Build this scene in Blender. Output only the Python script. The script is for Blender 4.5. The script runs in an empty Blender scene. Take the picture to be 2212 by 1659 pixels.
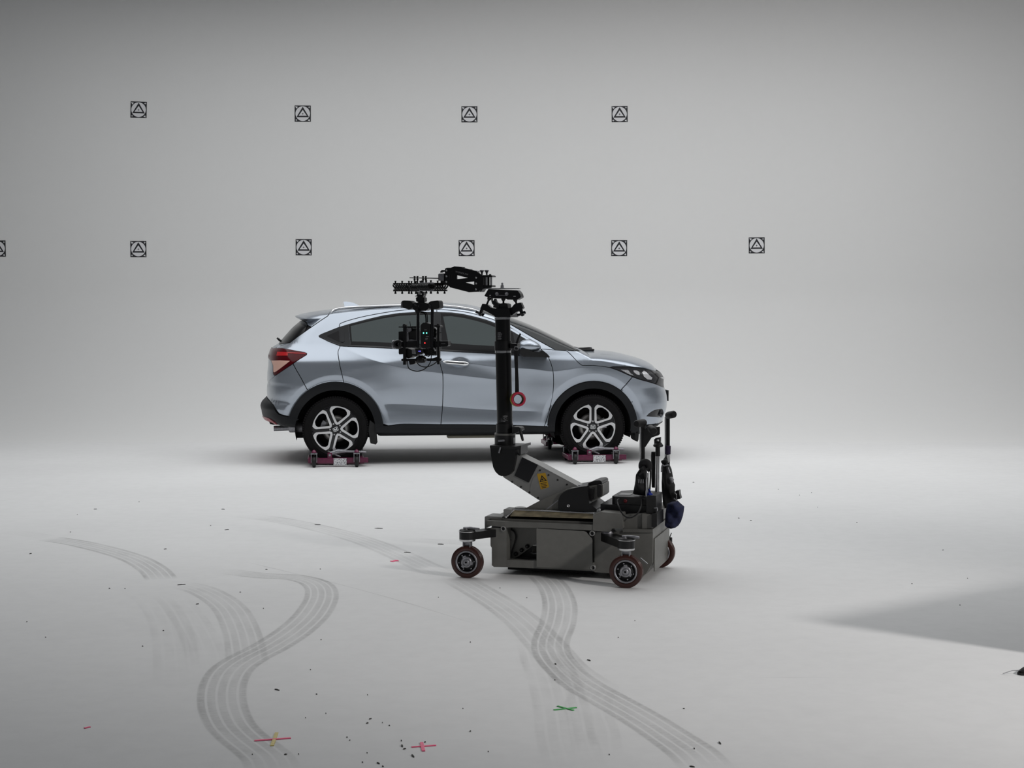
import bpy, bmesh, math, random
import numpy as np
from mathutils import Vector, Matrix
from mathutils.geometry import delaunay_2d_cdt

C = bpy.context.scene.collection
SC = bpy.context.scene
PI = math.pi
rnd = random.Random(7)

# ------------------------------------------------------------------ camera
F = 3323.0                       # focal length in pixels of the 2212 x 1659 frame
H = 1.58                         # camera height
PITCH = math.atan(165.5 / F)
cam_d = bpy.data.cameras.new('camera')
cam = bpy.data.objects.new('camera', cam_d); C.objects.link(cam)
cam_d.sensor_fit = 'HORIZONTAL'; cam_d.sensor_width = 36.0; cam_d.lens = F / 2212 * 36
cam.location = (0, 0, H); cam.rotation_euler = (PI / 2 - PITCH, 0, 0)
cam_d.clip_end = 200
SC.camera = cam

# ------------------------------------------------------------------ view, world, lights
SC.view_settings.view_transform = 'Standard'; SC.view_settings.look = 'None'
SC.view_settings.gamma = 1.0; SC.view_settings.use_curve_mapping = False
SC.view_settings.exposure = 0.43
W_ = bpy.data.worlds.new('studio_world'); SC.world = W_; W_.use_nodes = True
bg = W_.node_tree.nodes['Background']
bg.inputs[0].default_value = (0.93, 0.96, 1.0, 1); bg.inputs[1].default_value = 0.07

def area(name, loc, size, energy, aim, col=(1, 1, 1)):
    d = bpy.data.lights.new(name, 'AREA'); d.shape = 'RECTANGLE'
    d.size, d.size_y = size; d.energy = energy; d.color = col
    o = bpy.data.objects.new(name, d); C.objects.link(o); o.location = loc
    o.rotation_euler = (Vector(aim) - Vector(loc)).to_track_quat('-Z', 'Y').to_euler()
    return o
area('overhead_softbox', (0.4, 14.5, 6.0), (14.0, 9.2), 460, (0.4, 14.5, 0), (0.98, 0.995, 1.0))
area('backdrop_light', (3.6, 14.6, 6.8), (8.0, 1.6), 60, (4.2, 21.6, 2.2), (1.0, 0.955, 0.93))
_d = bpy.data.lights.new('added_side_spot', 'SPOT'); _d.energy = 1350; _d.color = (1.0, .965, .94); _d.spot_size = math.radians(42); _d.spot_blend = 1.0; _d.shadow_soft_size = .42  # added spot, so the flag board throws its shade on the floor
_o = bpy.data.objects.new('added_side_spot', _d); C.objects.link(_o); _o.location = (7.6, 2.6, 4.8)
_o.rotation_euler = (Vector((2.3, 6.5, 0)) - _o.location).to_track_quat('-Z', 'Y').to_euler()

# ------------------------------------------------------------------ measuring
UP = Vector((0, math.sin(PITCH), math.cos(PITCH))); FW = Vector((0, math.cos(PITCH), -math.sin(PITCH)))
EYE = Vector((0, 0, H))
def ray(u, v): return FW + Vector(((u - 1106) / F, 0, 0)) + UP * ((829.5 - v) / F)
def on_floor(u, v, z=0.0):
    d = ray(u, v); return EYE + d * ((z - H) / d.z)
def on_wall(u, v, Y):
    d = ray(u, v); return EYE + d * (Y / d.y)
class Frame:                      # a thing's own axes: a along it, b into depth, z up
    def __init__(s, o, yaw):
        s.o = Vector((o[0], o[1], 0)); s.yaw = yaw
        s.ea = Vector((math.cos(yaw), math.sin(yaw), 0)); s.eb = Vector((-math.sin(yaw), math.cos(yaw), 0))
    def at(s, u, v, b=0.0):
        d = ray(u, v); k = (b - (EYE - s.o).dot(s.eb)) / d.dot(s.eb); p = EYE + d * k - s.o
        return Vector((p.dot(s.ea), b, p.z))
    def px(s, b=0.0):             # metres per pixel near plane b, at the frame's origin
        return (s.o - EYE + s.eb * b).dot(FW) / F

# ------------------------------------------------------------------ objects
def tag(o, label=None, cat=None, group=None, kind=None):
    if label: o['label'] = label
    if cat: o['category'] = cat
    if group: o['group'] = group
    if kind: o['kind'] = kind
    return o
def thing(name, label, cat, loc=(0, 0, 0), yaw=0, group=None):
    o = bpy.data.objects.new(name, None); C.objects.link(o); o.empty_display_size = .1
    o.location = loc; o.rotation_euler = (0, 0, yaw)
    return tag(o, label, cat, group)

class MB:
    """collects shapes; build() links them as one mesh object"""
    def __init__(s): s.v = []; s.f = []; s.mi = []; s.sm = []; s.m = 0; s.smooth = True; s.seams = None
    def add(s, vs, fs, smooth=None):
        n = len(s.v); s.v += [tuple(p) for p in vs]
        for f in fs: s.f.append([i + n for i in f]); s.mi.append(s.m); s.sm.append(s.smooth if smooth is None else smooth)
        return s
    def box(s, c, size, rot=None, bev=0.0):
        hx, hy, hz = [q / 2 for q in size]; c = Vector(c)
        if bev <= 0:
            vs = [Vector((x, y, z)) for x in (-hx, hx) for y in (-hy, hy) for z in (-hz, hz)]
            fs = [(0, 1, 3, 2), (4, 6, 7, 5), (0, 4, 5, 1), (2, 3, 7, 6), (0, 2, 6, 4), (1, 5, 7, 3)]
        else:
            bm = bmesh.new(); bmesh.ops.create_cube(bm, size=1)
            for q in bm.verts: q.co = Vector((q.co.x * 2 * hx, q.co.y * 2 * hy, q.co.z * 2 * hz))
            bmesh.ops.bevel(bm, geom=bm.edges[:], offset=min(bev, .45 * min(size)), segments=2, profile=.6, affect='EDGES')
            bm.verts.index_update(); vs = [q.co.copy() for q in bm.verts]; fs = [[q.index for q in f.verts] for f in bm.faces]; bm.free()
        if rot is not None:
            R = rot if isinstance(rot, Matrix) else Matrix.Rotation(rot, 3, 'Z'); vs = [R @ q for q in vs]
        return s.add([c + q for q in vs], fs, False)
    def cyl(s, p0, p1, r0, r1=None, n=20, caps=True):
        p0 = Vector(p0); p1 = Vector(p1); r1 = r0 if r1 is None else r1
        return s.lathe(p0, p1 - p0, [(0, r0), ((p1 - p0).length, r1)], n, caps)
    def lathe(s, o, ax, prof, n=24, caps=True, loop=False, a0=0.0):
        """prof: (distance along axis, radius)"""
        o = Vector(o); ax = Vector(ax).normalized()
        e1 = ax.orthogonal().normalized()
        if abs(ax.z) < .9: e1 = (Vector((0, 0, 1)) - ax * ax.z).normalized()
        e2 = ax.cross(e1); vs = []; fs = []
        P = list(prof)
        for t, r in P:
            for k in range(n):
                a = a0 + 2 * PI * k / n; vs.append(o + ax * t + (e1 * math.cos(a) + e2 * math.sin(a)) * r)
        m = len(P)
        for j in range(m if loop else m - 1):
            j2 = (j + 1) % m
            for k in range(n): fs.append((j * n + k, j * n + (k + 1) % n, j2 * n + (k + 1) % n, j2 * n + k))
        s.add(vs, fs)
        if caps and not loop:
            if P[0][1] > 1e-6: s.add(vs[:n], [tuple(range(n))[::-1]], False)
            if P[-1][1] > 1e-6: s.add(vs[-n:], [tuple(range(n))], False)
        return s
    def tube(s, pts, r, n=8, caps=True, smooth_path=0, ry=None):
        P = [Vector(p) for p in pts]
        if smooth_path: P = spline(P, smooth_path)
        rs = r if isinstance(r, (list, tuple)) else [r] * len(P)
        if len(rs) != len(P): rs = [np.interp(i / (len(P) - 1), np.linspace(0, 1, len(rs)), rs) for i in range(len(P))]
        t0 = (P[1] - P[0]).normalized(); nrm = t0.orthogonal().normalized(); vs = []; fs = []
        if abs(t0.z) < .9: nrm = (Vector((0, 0, 1)) - t0 * t0.z).normalized()
        for i, p in enumerate(P):
            t = (P[min(i + 1, len(P) - 1)] - P[max(i - 1, 0)])
            t = t.normalized() if t.length > 1e-9 else t0
            nrm = (nrm - t * nrm.dot(t)); nrm = nrm.normalized() if nrm.length > 1e-6 else t.orthogonal().normalized()
            b = t.cross(nrm)
            for k in range(n):
                a = 2 * PI * k / n; vs.append(p + nrm * math.cos(a) * rs[i] + b * math.sin(a) * (rs[i] if ry is None else ry))
        for i in range(len(P) - 1):
            for k in range(n): fs.append((i * n + k, i * n + (k + 1) % n, (i + 1) * n + (k + 1) % n, (i + 1) * n + k))
        s.add(vs, fs)
        if caps: s.add(vs[:n], [tuple(range(n))[::-1]], False); s.add(vs[-n:], [tuple(range(n))], False)
        return s
    def prism(s, poly, o, ex, ey, ez, t0, t1, holes=(), bev=0.0):
        """a flat outline (in ex, ey about o) given thickness from t0 to t1 along ez; holes cut through"""
        o, ex, ey, ez = Vector(o), Vector(ex), Vector(ey), Vector(ez)
        loops = [list(poly)] + [list(h) for h in holes]
        pts, edges = [], []
        for L in loops:
            n0 = len(pts); pts += [Vector(p[:2]) for p in L]
            edges += [(n0 + i, n0 + (i + 1) % len(L)) for i in range(len(L))]
        V2, _, T, *_ = delaunay_2d_cdt(pts, edges, [], 0, 1e-7)
        T = [t for t in T if inside(sum((V2[i] for i in t), Vector((0, 0))) / 3, loops)]
        flip = ex.cross(ey).dot(ez) * (t1 - t0) < 0
        A = [o + ex * p.x + ey * p.y + ez * t0 for p in V2]; B = [o + ex * p.x + ey * p.y + ez * t1 for p in V2]
        def ccw(t):
            a, b, c = (V2[i] for i in t); return (b - a).cross(c - a) > 0
        top = [t if ccw(t) != flip else t[::-1] for t in T]
        s.add(B, top, False); s.add(A, [t[::-1] for t in top], False)
        for q, L in enumerate(loops):
            n = len(L); area2 = sum(L[i][0] * L[(i + 1) % n][1] - L[(i + 1) % n][0] * L[i][1] for i in range(n))
            w = (area2 > 0) != flip
            if q: w = not w
            vs = [o + ex * p[0] + ey * p[1] + ez * t0 for p in L] + [o + ex * p[0] + ey * p[1] + ez * t1 for p in L]
            fs = [(i, (i + 1) % n, n + (i + 1) % n, n + i) for i in range(n)]
            s.add(vs, [f if w else f[::-1] for f in fs], False)
        return s
    def build(s, name, mats, parent=None, normals=None):
        if not isinstance(mats, (list, tuple)): mats = [mats]
        me = bpy.data.meshes.new(name); me.from_pydata(s.v, [], s.f)
        for m in mats: me.materials.append(m)
        me.polygons.foreach_set('material_index', s.mi); me.polygons.foreach_set('use_smooth', s.sm)
        me.validate(clean_customdata=False); me.update()
        o = bpy.data.objects.new(name, me); C.objects.link(o)
        if parent: o.parent = parent
        return o

def inside(p, loops):
    c = False
    for L in loops:
        n = len(L)
        for i in range(n):
            a, b = L[i], L[(i + 1) % n]
            if (a[1] > p[1]) != (b[1] > p[1]) and p[0] < (b[0] - a[0]) * (p[1] - a[1]) / (b[1] - a[1]) + a[0]: c = not c
    return c
def spline(P, k=6):               # Catmull-Rom through points
    Q = []; n = len(P)
    for i in range(n - 1):
        a, b, c, d = P[max(i - 1, 0)], P[i], P[i + 1], P[min(i + 2, n - 1)]
        for j in range(k):
            t = j / k
            Q.append(.5 * ((2 * b) + (c - a) * t + (2 * a - 5 * b + 4 * c - d) * t * t + (3 * b - a - 3 * c + d) * t ** 3))
    Q.append(P[-1]); return Q
def rounded(poly, r, k=4):        # round the corners of a 2D outline
    n = len(poly); out = []
    for i in range(n):
        p, a, b = Vector(poly[i][:2]), Vector(poly[i - 1][:2]), Vector(poly[(i + 1) % n][:2])
        ri = r[i] if isinstance(r, (list, tuple)) else r
        da, db = (a - p), (b - p); q = min(ri, .45 * da.length, .45 * db.length)
        if q < 1e-6: out.append(p); continue
        s, e = p + da.normalized() * q, p + db.normalized() * q
        for j in range(k + 1):
            t = j / k; out.append(s * (1 - t) ** 2 + p * 2 * t * (1 - t) + e * t * t)
    return out
def circ(r, n=24, c=(0, 0), a0=0): return [(c[0] + r * math.cos(a0 + 2 * PI * i / n), c[1] + r * math.sin(a0 + 2 * PI * i / n)) for i in range(n)]
def pchip(X, Y):
    X = np.array(X, float); Y = np.array(Y, float); i = np.argsort(X); X, Y = X[i], Y[i]
    h = np.diff(X); d = np.diff(Y) / h; m = np.zeros(len(X)); m[0], m[-1] = d[0], d[-1]
    for k in range(1, len(X) - 1):
        if d[k - 1] * d[k] > 0:
            w1, w2 = 2 * h[k] + h[k - 1], h[k] + 2 * h[k - 1]; m[k] = (w1 + w2) / (w1 / d[k - 1] + w2 / d[k])
    def g(x):
        x = np.clip(x, X[0], X[-1]); j = np.clip(np.searchsorted(X, x) - 1, 0, len(X) - 2)
        t = (x - X[j]) / h[j]
        return (Y[j] * (1 + 2 * t) * (1 - t) ** 2 + m[j] * h[j] * t * (1 - t) ** 2 + Y[j + 1] * t * t * (3 - 2 * t) + m[j + 1] * h[j] * t * t * (t - 1))
    return g

# ------------------------------------------------------------------ materials
def lin(c): return tuple((q / 255 / 12.92 if q / 255 <= .04045 else ((q / 255 + .055) / 1.055) ** 2.4) for q in c)
def mat(name, col, rough=.5, metal=0.0, noise=0.0, nscale=40.0, bump=0.0, coat=0.0, spec=.5, emit=None, estr=0.0):
    m = bpy.data.materials.new(name); m.use_nodes = True; nt = m.node_tree; b = nt.nodes['Principled BSDF']
    b.inputs['Base Color'].default_value = (*col, 1); b.inputs['Roughness'].default_value = rough; b.inputs['Metallic'].default_value = metal
    b.inputs['Specular IOR Level'].default_value = spec; b.inputs['Coat Weight'].default_value = coat; b.inputs['Coat Roughness'].default_value = .08
    if emit: b.inputs['Emission Color'].default_value = (*emit, 1); b.inputs['Emission Strength'].default_value = estr
    if noise or bump:
        tc = nt.nodes.new('ShaderNodeTexCoord'); n = nt.nodes.new('ShaderNodeTexNoise'); n.inputs['Scale'].default_value = nscale; n.inputs['Detail'].default_value = 6
        nt.links.new(tc.outputs['Object'], n.inputs['Vector'])
        if noise:
            r = nt.nodes.new('ShaderNodeMapRange'); r.inputs[1].default_value = .3; r.inputs[2].default_value = .7
            r.inputs[3].default_value = 1 - noise; r.inputs[4].default_value = 1 + noise
            mx = nt.nodes.new('ShaderNodeVectorMath'); mx.operation = 'SCALE'; mx.inputs[0].default_value = col
            nt.links.new(n.outputs['Fac'], r.inputs[0]); nt.links.new(r.outputs[0], mx.inputs['Scale']); nt.links.new(mx.outputs[0], b.inputs['Base Color'])
        if bump:
            bp = nt.nodes.new('ShaderNodeBump'); bp.inputs['Strength'].default_value = bump; bp.inputs['Distance'].default_value = .002
            nt.links.new(n.outputs['Fac'], bp.inputs['Height']); nt.links.new(bp.outputs[0], b.inputs['Normal'])
    return m
M = {}
M['black'] = mat('black_plastic', (.0055, .0053, .006), .45, noise=.3, nscale=60)
M['satin'] = mat('black_anodised', (.0045, .0045, .0055), .36, .2)
M['gloss'] = mat('gloss_black', (.006, .006, .008), .12)
M['rubber'] = mat('rubber', (.007, .007, .0075), .62, noise=.35, nscale=30, bump=.1)
M['clad'] = mat('dark_cladding', (.006, .007, .009), .5, spec=.3, noise=.15, nscale=150, bump=.08)
M['steel'] = mat('steel', (.62, .62, .63), .24, 1.0, noise=.1, nscale=30)
M['dullsteel'] = mat('zinc_steel', (.30, .30, .32), .45, .8, noise=.25, nscale=60)
M['chrome'] = mat('chrome', (.80, .81, .82), .10, 1.0)
M['white'] = mat('white_print', (.70, .70, .72), .6)
M['ink'] = mat('black_print', (.006, .006, .010), .6)
M['shell'] = mat('black_underbody', (.006, .006, .007), .8)
M['paper'] = mat('white_label_paper', (.72, .72, .73), .6)
# ------------------------------------------------------------------ the studio
def cyc_material(name, base, marks):
    m = bpy.data.materials.new(name); m.use_nodes = True; nt = m.node_tree; L = nt.links.new; b = nt.nodes['Principled BSDF']
    b.inputs['Roughness'].default_value = .62; b.inputs['Specular IOR Level'].default_value = .25
    tc = nt.nodes.new('ShaderNodeTexCoord')
    n1 = nt.nodes.new('ShaderNodeTexNoise'); n1.inputs['Scale'].default_value = .55; n1.inputs['Detail'].default_value = 4
    n2 = nt.nodes.new('ShaderNodeTexNoise'); n2.inputs['Scale'].default_value = 9; n2.inputs['Detail'].default_value = 8; n2.inputs['Roughness'].default_value = .7
    for n in (n1, n2): L(tc.outputs['Object'], n.inputs['Vector'])
    def rng(src, a, bb, lo, hi):
        r = nt.nodes.new('ShaderNodeMapRange'); r.inputs[1].default_value = a; r.inputs[2].default_value = bb; r.inputs[3].default_value = lo; r.inputs[4].default_value = hi
        L(src, r.inputs[0]); return r.outputs[0]
    def mul(a, c):
        q = nt.nodes.new('ShaderNodeMath'); q.operation = 'MULTIPLY'; L(a, q.inputs[0]); L(c, q.inputs[1]); return q.outputs[0]
    k = mul(rng(n1.outputs['Fac'], .35, .7, 1 - .05 * marks, 1.0), rng(n2.outputs['Fac'], .4, .75, 1.0, 1 - .05 * marks))
    if marks > .5:                 # long faint scuffs left by trolleys
        mp = nt.nodes.new('ShaderNodeMapping'); mp.inputs['Scale'].default_value = (.5, 7.0, 1); mp.inputs['Rotation'].default_value = (0, 0, .12)
        n3 = nt.nodes.new('ShaderNodeTexNoise'); n3.inputs['Scale'].default_value = 2.2; n3.inputs['Detail'].default_value = 9; n3.inputs['Roughness'].default_value = .75
        L(tc.outputs['Object'], mp.inputs['Vector']); L(mp.outputs[0], n3.inputs['Vector'])
        k = mul(k, rng(n3.outputs['Fac'], .62, .80, 1.0, .86))
    sc = nt.nodes.new('ShaderNodeVectorMath'); sc.operation = 'SCALE'; sc.inputs[0].default_value = base
    L(k, sc.inputs['Scale']); L(sc.outputs[0], b.inputs['Base Color'])
    return m
WALL_Y, COVE, RUN, FX0, FX1, FY0, WALL_H = 21.6, 1.9, 3.6, -15.0, 16.0, -5.0, 7.5
M['floor'] = cyc_material('white_studio_floor', (.80, .80, .80), 1.0)
M['wall'] = cyc_material('white_cyclorama', (.78, .78, .775), .25)
m = MB(); nx, ny = 30, 24
xs = np.linspace(FX0, FX1, nx + 1); ys = np.linspace(FY0, WALL_Y - RUN, ny + 1)
m.add([(x, y, 0) for y in ys for x in xs], [(j * (nx + 1) + i, j * (nx + 1) + i + 1, (j + 1) * (nx + 1) + i + 1, (j + 1) * (nx + 1) + i) for j in range(ny) for i in range(nx)], True)
floor = tag(m.build('floor', M['floor']), kind='structure')
m = MB()                           # the back wall curves up out of the floor
prof = [(WALL_Y - RUN, 0.0)] + [(WALL_Y - RUN + RUN * math.sin(a), COVE * (1 - math.cos(a))) for a in np.linspace(.04, PI / 2, 30)] + [(WALL_Y, z) for z in np.linspace(COVE + .5, WALL_H, 8)]
vs = [(x, y, z) for (y, z) in prof for x in xs]
m.add(vs, [(j * (nx + 1) + i, j * (nx + 1) + i + 1, (j + 1) * (nx + 1) + i + 1, (j + 1) * (nx + 1) + i) for j in range(len(prof) - 1) for i in range(nx)], True)
tag(m.build('wall_back', M['wall']), kind='structure')

# tracking sheets on the wall
def marker(u, v, size, label, tilt=0.0):
    p = on_wall(u, v, WALL_Y); s = size / 2
    root_loc = (p.x, WALL_Y - .002, p.z)
    mb = MB(); ex, ey, ez = (1, 0, 0), (0, 0, 1), (0, -1, 0); o = (0, 0, 0)
    mb.m = 0; mb.prism([(-s, -s), (s, -s), (s, s), (-s, s)], o, ex, ey, ez, 0, .0012)
    def ring(loop, t, mi, holes=()): mb.m = mi; mb.prism(loop, o, ex, ey, ez, .0012, t, holes)
    tri = [(s * .0, s * .86), (-s * .78, -s * .44), (s * .78, -s * .44)]
    tin = [(0, s * .46), (-s * .50, -s * .26), (s * .50, -s * .26)]
    disc = circ(s * .90, 48, (0, 0))
    ring(disc, .0018, 1, [tri]); ring(tin, .0018, 1)
    def star(c, r): return [(c[0] + (r if i % 2 == 0 else r * .32) * math.cos(i * PI / 4), c[1] + (r if i % 2 == 0 else r * .32) * math.sin(i * PI / 4)) for i in range(8)]
    ring(star((0, -s * .02), s * .16), .0024, 0)
    ring(star((s * .80, s * .79), s * .15), .0018, 1); ring(star((-s * .80, -s * .79), s * .15), .0018, 1)
    ring([(-s * .93, s * .92), (-s * .60, s * .82), (-s * .80, s * .62)], .0018, 1)
    ring([(s * .90, -s * .92), (s * .62, -s * .84), (s * .82, -s * .66)], .0018, 1)
    ob = mb.build('tracking_marker', [M['ink'], M['white']]); ob.location = root_loc; ob.rotation_euler = (0, tilt, 0)
    return tag(ob, label, 'marker', 'tracking markers on the back wall')
tb = 'black triangle target sheet on wall, '
marker(299.5, 237, .2255, tb + 'upper row, leftmost of the four', .03)
marker(654, 245.5, .2250, tb + 'upper row, second from the left', .005)
marker(1014, 247, .2225, tb + 'upper row, third from the left', .0)
marker(1338.5, 246.5, .2225, tb + 'upper row, rightmost of the four', -.01)
marker(-5, 537, .2255, tb + 'lower row, cut off by the left picture edge', -.01)
marker(299, 538, .2250, tb + 'lower row, second from the left', .0)
marker(656, 534, .2250, tb + 'lower row, above the rear of the car', .005)
marker(1008, 536, .2220, tb + 'lower row, just above the black camera arm', -.005)
marker(1337.5, 536, .2220, tb + 'lower row, second from the right', .0)
marker(1634.5, 530, .2225, tb + 'lower row, rightmost and lone at the right', -.01)
# ------------------------------------------------------------------ the car
CAR_YAW = math.radians(6.9)
_p = EYE + ray(725, 927.6) * 15.384                       # outer face of the near rear wheel
_eb = Vector((-math.sin(CAR_YAW), math.cos(CAR_YAW), 0))
K = Frame(_p + _eb * .872, CAR_YAW)                        # origin under the middle of the rear axle, a forward, b away from the camera
ZW = _p.z                                                  # wheel centre height
WB = K.at(1281.3, 922.3, -.872).x                          # wheelbase
R_T = .334

def sil(pts, b): return [K.at(u, v, b) for u, v in pts]
_top = sil([(637.3, 682.5), (650.4, 678.4), (665.8, 674.8), (686.6, 671.4), (708.3, 668.7), (731.8, 665.3), (755, 662.6), (779, 660.4), (815, 657.6), (866, 655.2), (910, 653.8),
            (951, 653.4), (975, 654.3), (1002.3, 656.9), (1020.4, 659.8), (1037, 664.2), (1060, 671.3), (1082, 679), (1105.4, 687), (1125.3, 694.6), (1150.6, 705.4), (1181.4, 720.6),
            (1208.5, 734.2), (1233.8, 747.8), (1246, 754)], 0.0)
_top += sil([(1252, 756.2), (1262, 756.0), (1271.8, 755.9), (1290, 756.6), (1300, 757.4), (1326, 760), (1362, 768), (1389.5, 777), (1407.5, 786.5), (1417, 793.5), (1422.5, 799.4)], -.15)
X_HOOD = _top[-1].x
zt_ = pchip([p.x for p in _top], [p.z for p in _top])
def zt(x): return np.where(np.asarray(x) > X_HOOD, _top[-1].z + .03, zt_(x))
_fr = sil([(1421.5, 798), (1424.5, 800.6), (1431, 803.2), (1436, 813.2), (1437.8, 819.5), (1437.4, 832.2), (1438.5, 837), (1440.2, 842.1), (1443.2, 852), (1444.3, 860), (1444.5, 866), (1444, 872), (1442.8, 882.5),
           (1439.2, 894.2), (1436.2, 903.3), (1434.5, 911), (1437, 914.6), (1437.8, 921), (1430, 927), (1415, 932)], -.42)
xf = (lambda g: (lambda z: g(z) + .030))(pchip([p.z for p in _fr], [p.x for p in _fr]))
_re = sil([(660, 670), (656, 677), (653.4, 684), (651, 690), (646.8, 694.6), (632.3, 706.9), (618.8, 721.4), (607.9, 734), (603.2, 739.8), (597.6, 744.4), (589.8, 748.7), (585.3, 753), (581.7, 762),
           (579.9, 768.4), (579.6, 774.7), (579.4, 781), (579, 790), (577.2, 807.1), (577.2, 818.9), (578.2, 827), (576.7, 834.2), (576.3, 843.3), (577.2, 858.0), (576.4, 861), (570, 865.9), (566.3, 871.3), (565.4, 875.8),
           (567.2, 882.2), (569, 892.1), (572.7, 901.2), (580.8, 912.9), (588, 919), (600, 924)], -.10)
xr = pchip([p.z for p in _re], [p.x for p in _re])
_bo = sil([(560, 915), (585, 918), (598, 921.5), (620, 925), (640, 926.5), (680, 936), (760, 941), (812, 941.5), (955, 943.5), (1072, 941), (1202, 938.5), (1260, 939), (1340, 939.5), (1376, 940.5), (1400, 934), (1420, 928.5), (1438, 922.8), (1450, 922)], -.80)
zb = pchip([p.x for p in _bo], [p.z for p in _bo])

_prof = pchip([.10, .24, .32, .42, .53, .62, .80, .93, 1.03, 1.10, 1.16, 1.30, 1.46, 1.60, 1.75], [.76, .815, .856, .874, .872, .868, .880, .886, .878, .858, .838, .762, .676, .590, .50])
_plan = pchip([-1.0, -.75, -.40, 0.1, 1.2, 2.3, 2.75, 3.1, 3.6], [.90, .945, .985, 1.0, 1.0, 1.0, .99, .965, .93])
_green = pchip([-.9, -.4, .3, 1.2, 2.4, 3.0], [.86, .91, .97, 1.0, .99, 1.0])
def edge(d, c, p):
    t = np.clip(1 - np.asarray(d) / c, 0, 1); return (1 - t ** p) ** (1 / p)
def crease_fn(pts, b=-.87): 
    q = [K.at(u, v, b) for u, v in pts]; return pchip([p.x for p in q], [p.z for p in q]), q[0].x, q[-1].x
CR_SH, SH0, SH1 = crease_fn([(700, 735), (735, 748), (779, 767), (827, 784), (887, 797), (955, 806), (1008, 812.5), (1072, 820), (1130, 826)])
CR_BE, BE0, BE1 = crease_fn([(880, 776), (955, 780), (1012, 784.5), (1071, 792), (1106, 794), (1150, 797), (1193, 801.5), (1225, 798), (1260, 793), (1290, 793)])
CR_LO, LO0, LO1 = crease_fn([(815, 874), (827, 873), (955, 878.5), (1000, 882), (1090, 887), (1173, 889)])
_c = K.at(993, 783.5, -.87); CUP = (_c.x, _c.z)
def ramp(x, a, b): return np.clip((np.asarray(x) - a) / (b - a), 0, 1)
def sstep(x, a, b): t = ramp(x, a, b); return t * t * (3 - 2 * t)
_cts = pchip([-1.1, -.6, 0.2, 1.1, 1.75, 2.2, 2.5, 3.1, 3.5], [.050, .055, .060, .066, .085, .085, .075, .120, .085])
def c_rear(z): return .33 - .06 * sstep(z, 1.05, 1.38)
def parts_of_W(x, z):
    x = np.asarray(x, float); z = np.asarray(z, float)
    g = sstep(z, 1.02, 1.22)
    zs = z + .14 * (1 - sstep(x, -.1, .75)) * np.exp(-((z - .84) / .20) ** 2)
    w = _prof(zs) * _plan(x) * (1 - g * (1 - _green(x)))
    # shoulder line sweeping down from the rear handle; belt line; hollow above the sills
    def ridge(zc, amp, up, dn):
        t = z - zc; return amp * np.where(t > 0, np.exp(-(np.abs(t) / up) ** 1.15), np.exp(-(np.abs(t) / dn) ** 1.15))
    w = w + ridge(CR_SH(x), .012, .055, .075) * sstep(x, SH0, SH0 + .25) * (1 - sstep(x, SH1 - .45, SH1))
    w = w + ridge(CR_BE(x), .014, .07, .05) * sstep(x, BE0, BE0 + .5) * (1 - .6 * sstep(x, BE1 - .3, BE1))
    w = w - ridge(CR_LO(x), .014, .06, .05) * sstep(x, LO0 - .02, LO0 + .18) * (1 - sstep(x, LO1 - .28, LO1))
    for cx in (0.0, WB):           # raised wheel arch lips
        r = np.sqrt((x - cx) ** 2 + (z - ZW) ** 2)
        w = w - .018 * (1 - sstep(r, .482, .548)) * sstep(z, .25, .55) + .008 * (1 - sstep(r, .474, .490)) * sstep(z, .25, .55) + .012 * (1 - sstep(r, .54, .85)) * sstep(z, .5, .7)
    w = w + .012 * np.exp(-((x - .22) / .40) ** 2 - ((z - 1.02) / .10) ** 2)            # rear haunch
    w = w - .014 * np.exp(-(((x - CUP[0]) / .075) ** 2 + ((z - CUP[1]) / .042) ** 2) ** 2)   # hollow behind the handle
    ft = edge((zt(x) - z) * .94, _cts(x), 2.1)
    ff = edge(xf(z) - x, .40, 2.15)
    fr = edge(x - xr(z), c_rear(z), 2.4)
    fb = edge(z - zb(x), .045, 2.0)
    return w, ft, ff, fr, fb
def Wf(x, z):
    w, a, b, c, d = parts_of_W(x, z); return w * a * b * c * d
def clampP(x, z):
    for _ in range(3):
        z = np.minimum(z, zt(x)); z = np.maximum(z, zb(x)); x = np.minimum(x, xf(z)); x = np.maximum(x, xr(z))
    return x, z
def unroll(x, z):
    w, a, b, c, d = parts_of_W(x, z); k = .75
    return x + k * ((1 - b) - (1 - c)), z + k * ((1 - a) - .6 * (1 - d))
def S(pts, off=0.0):               # photo outline -> (x, z) on the near flank
    D = np.array([ray(u, v) for u, v in pts]); ea, eb = np.array(K.ea), np.array(K.eb); e = np.array(EYE - K.o)
    def go(b):
        k = (b - e @ eb) / (D @ eb); p = e + D * k[:, None]; return p @ ea, p[:, 2]
    b = np.full(len(pts), -.80)
    for _ in range(8):
        x, z = clampP(*go(b)); b = .5 * b - .5 * np.clip(Wf(x, z), .35, .92)
    x, z = go(b - off); return list(zip(x.tolist(), z.tolist()))
def curve(pts, k=5):
    return [(p.x, p.y) for p in spline([Vector(q) for q in pts], k)]
def normalW(x, z, e=.0015):
    gx = (Wf(x + e, z) - Wf(x - e, z)) / (2 * e); gz = (Wf(x, z + e) - Wf(x, z - e)) / (2 * e)
    n = np.stack([-gx, -np.ones_like(gx), -gz], -1); return n / np.linalg.norm(n, axis=-1, keepdims=True)
def inside_many(pts, loops):
    pts = np.asarray(pts); c = np.zeros(len(pts), bool)
    for L in loops:
        A = np.asarray(L); B = np.roll(A, -1, 0)
        for (ax, ay), (bx, by) in zip(A, B):
            if ay == by: continue
            m = ((ay > pts[:, 1]) != (by > pts[:, 1])) & (pts[:, 0] < (bx - ax) * (pts[:, 1] - ay) / (by - ay) + ax); c ^= m
    return c
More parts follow.
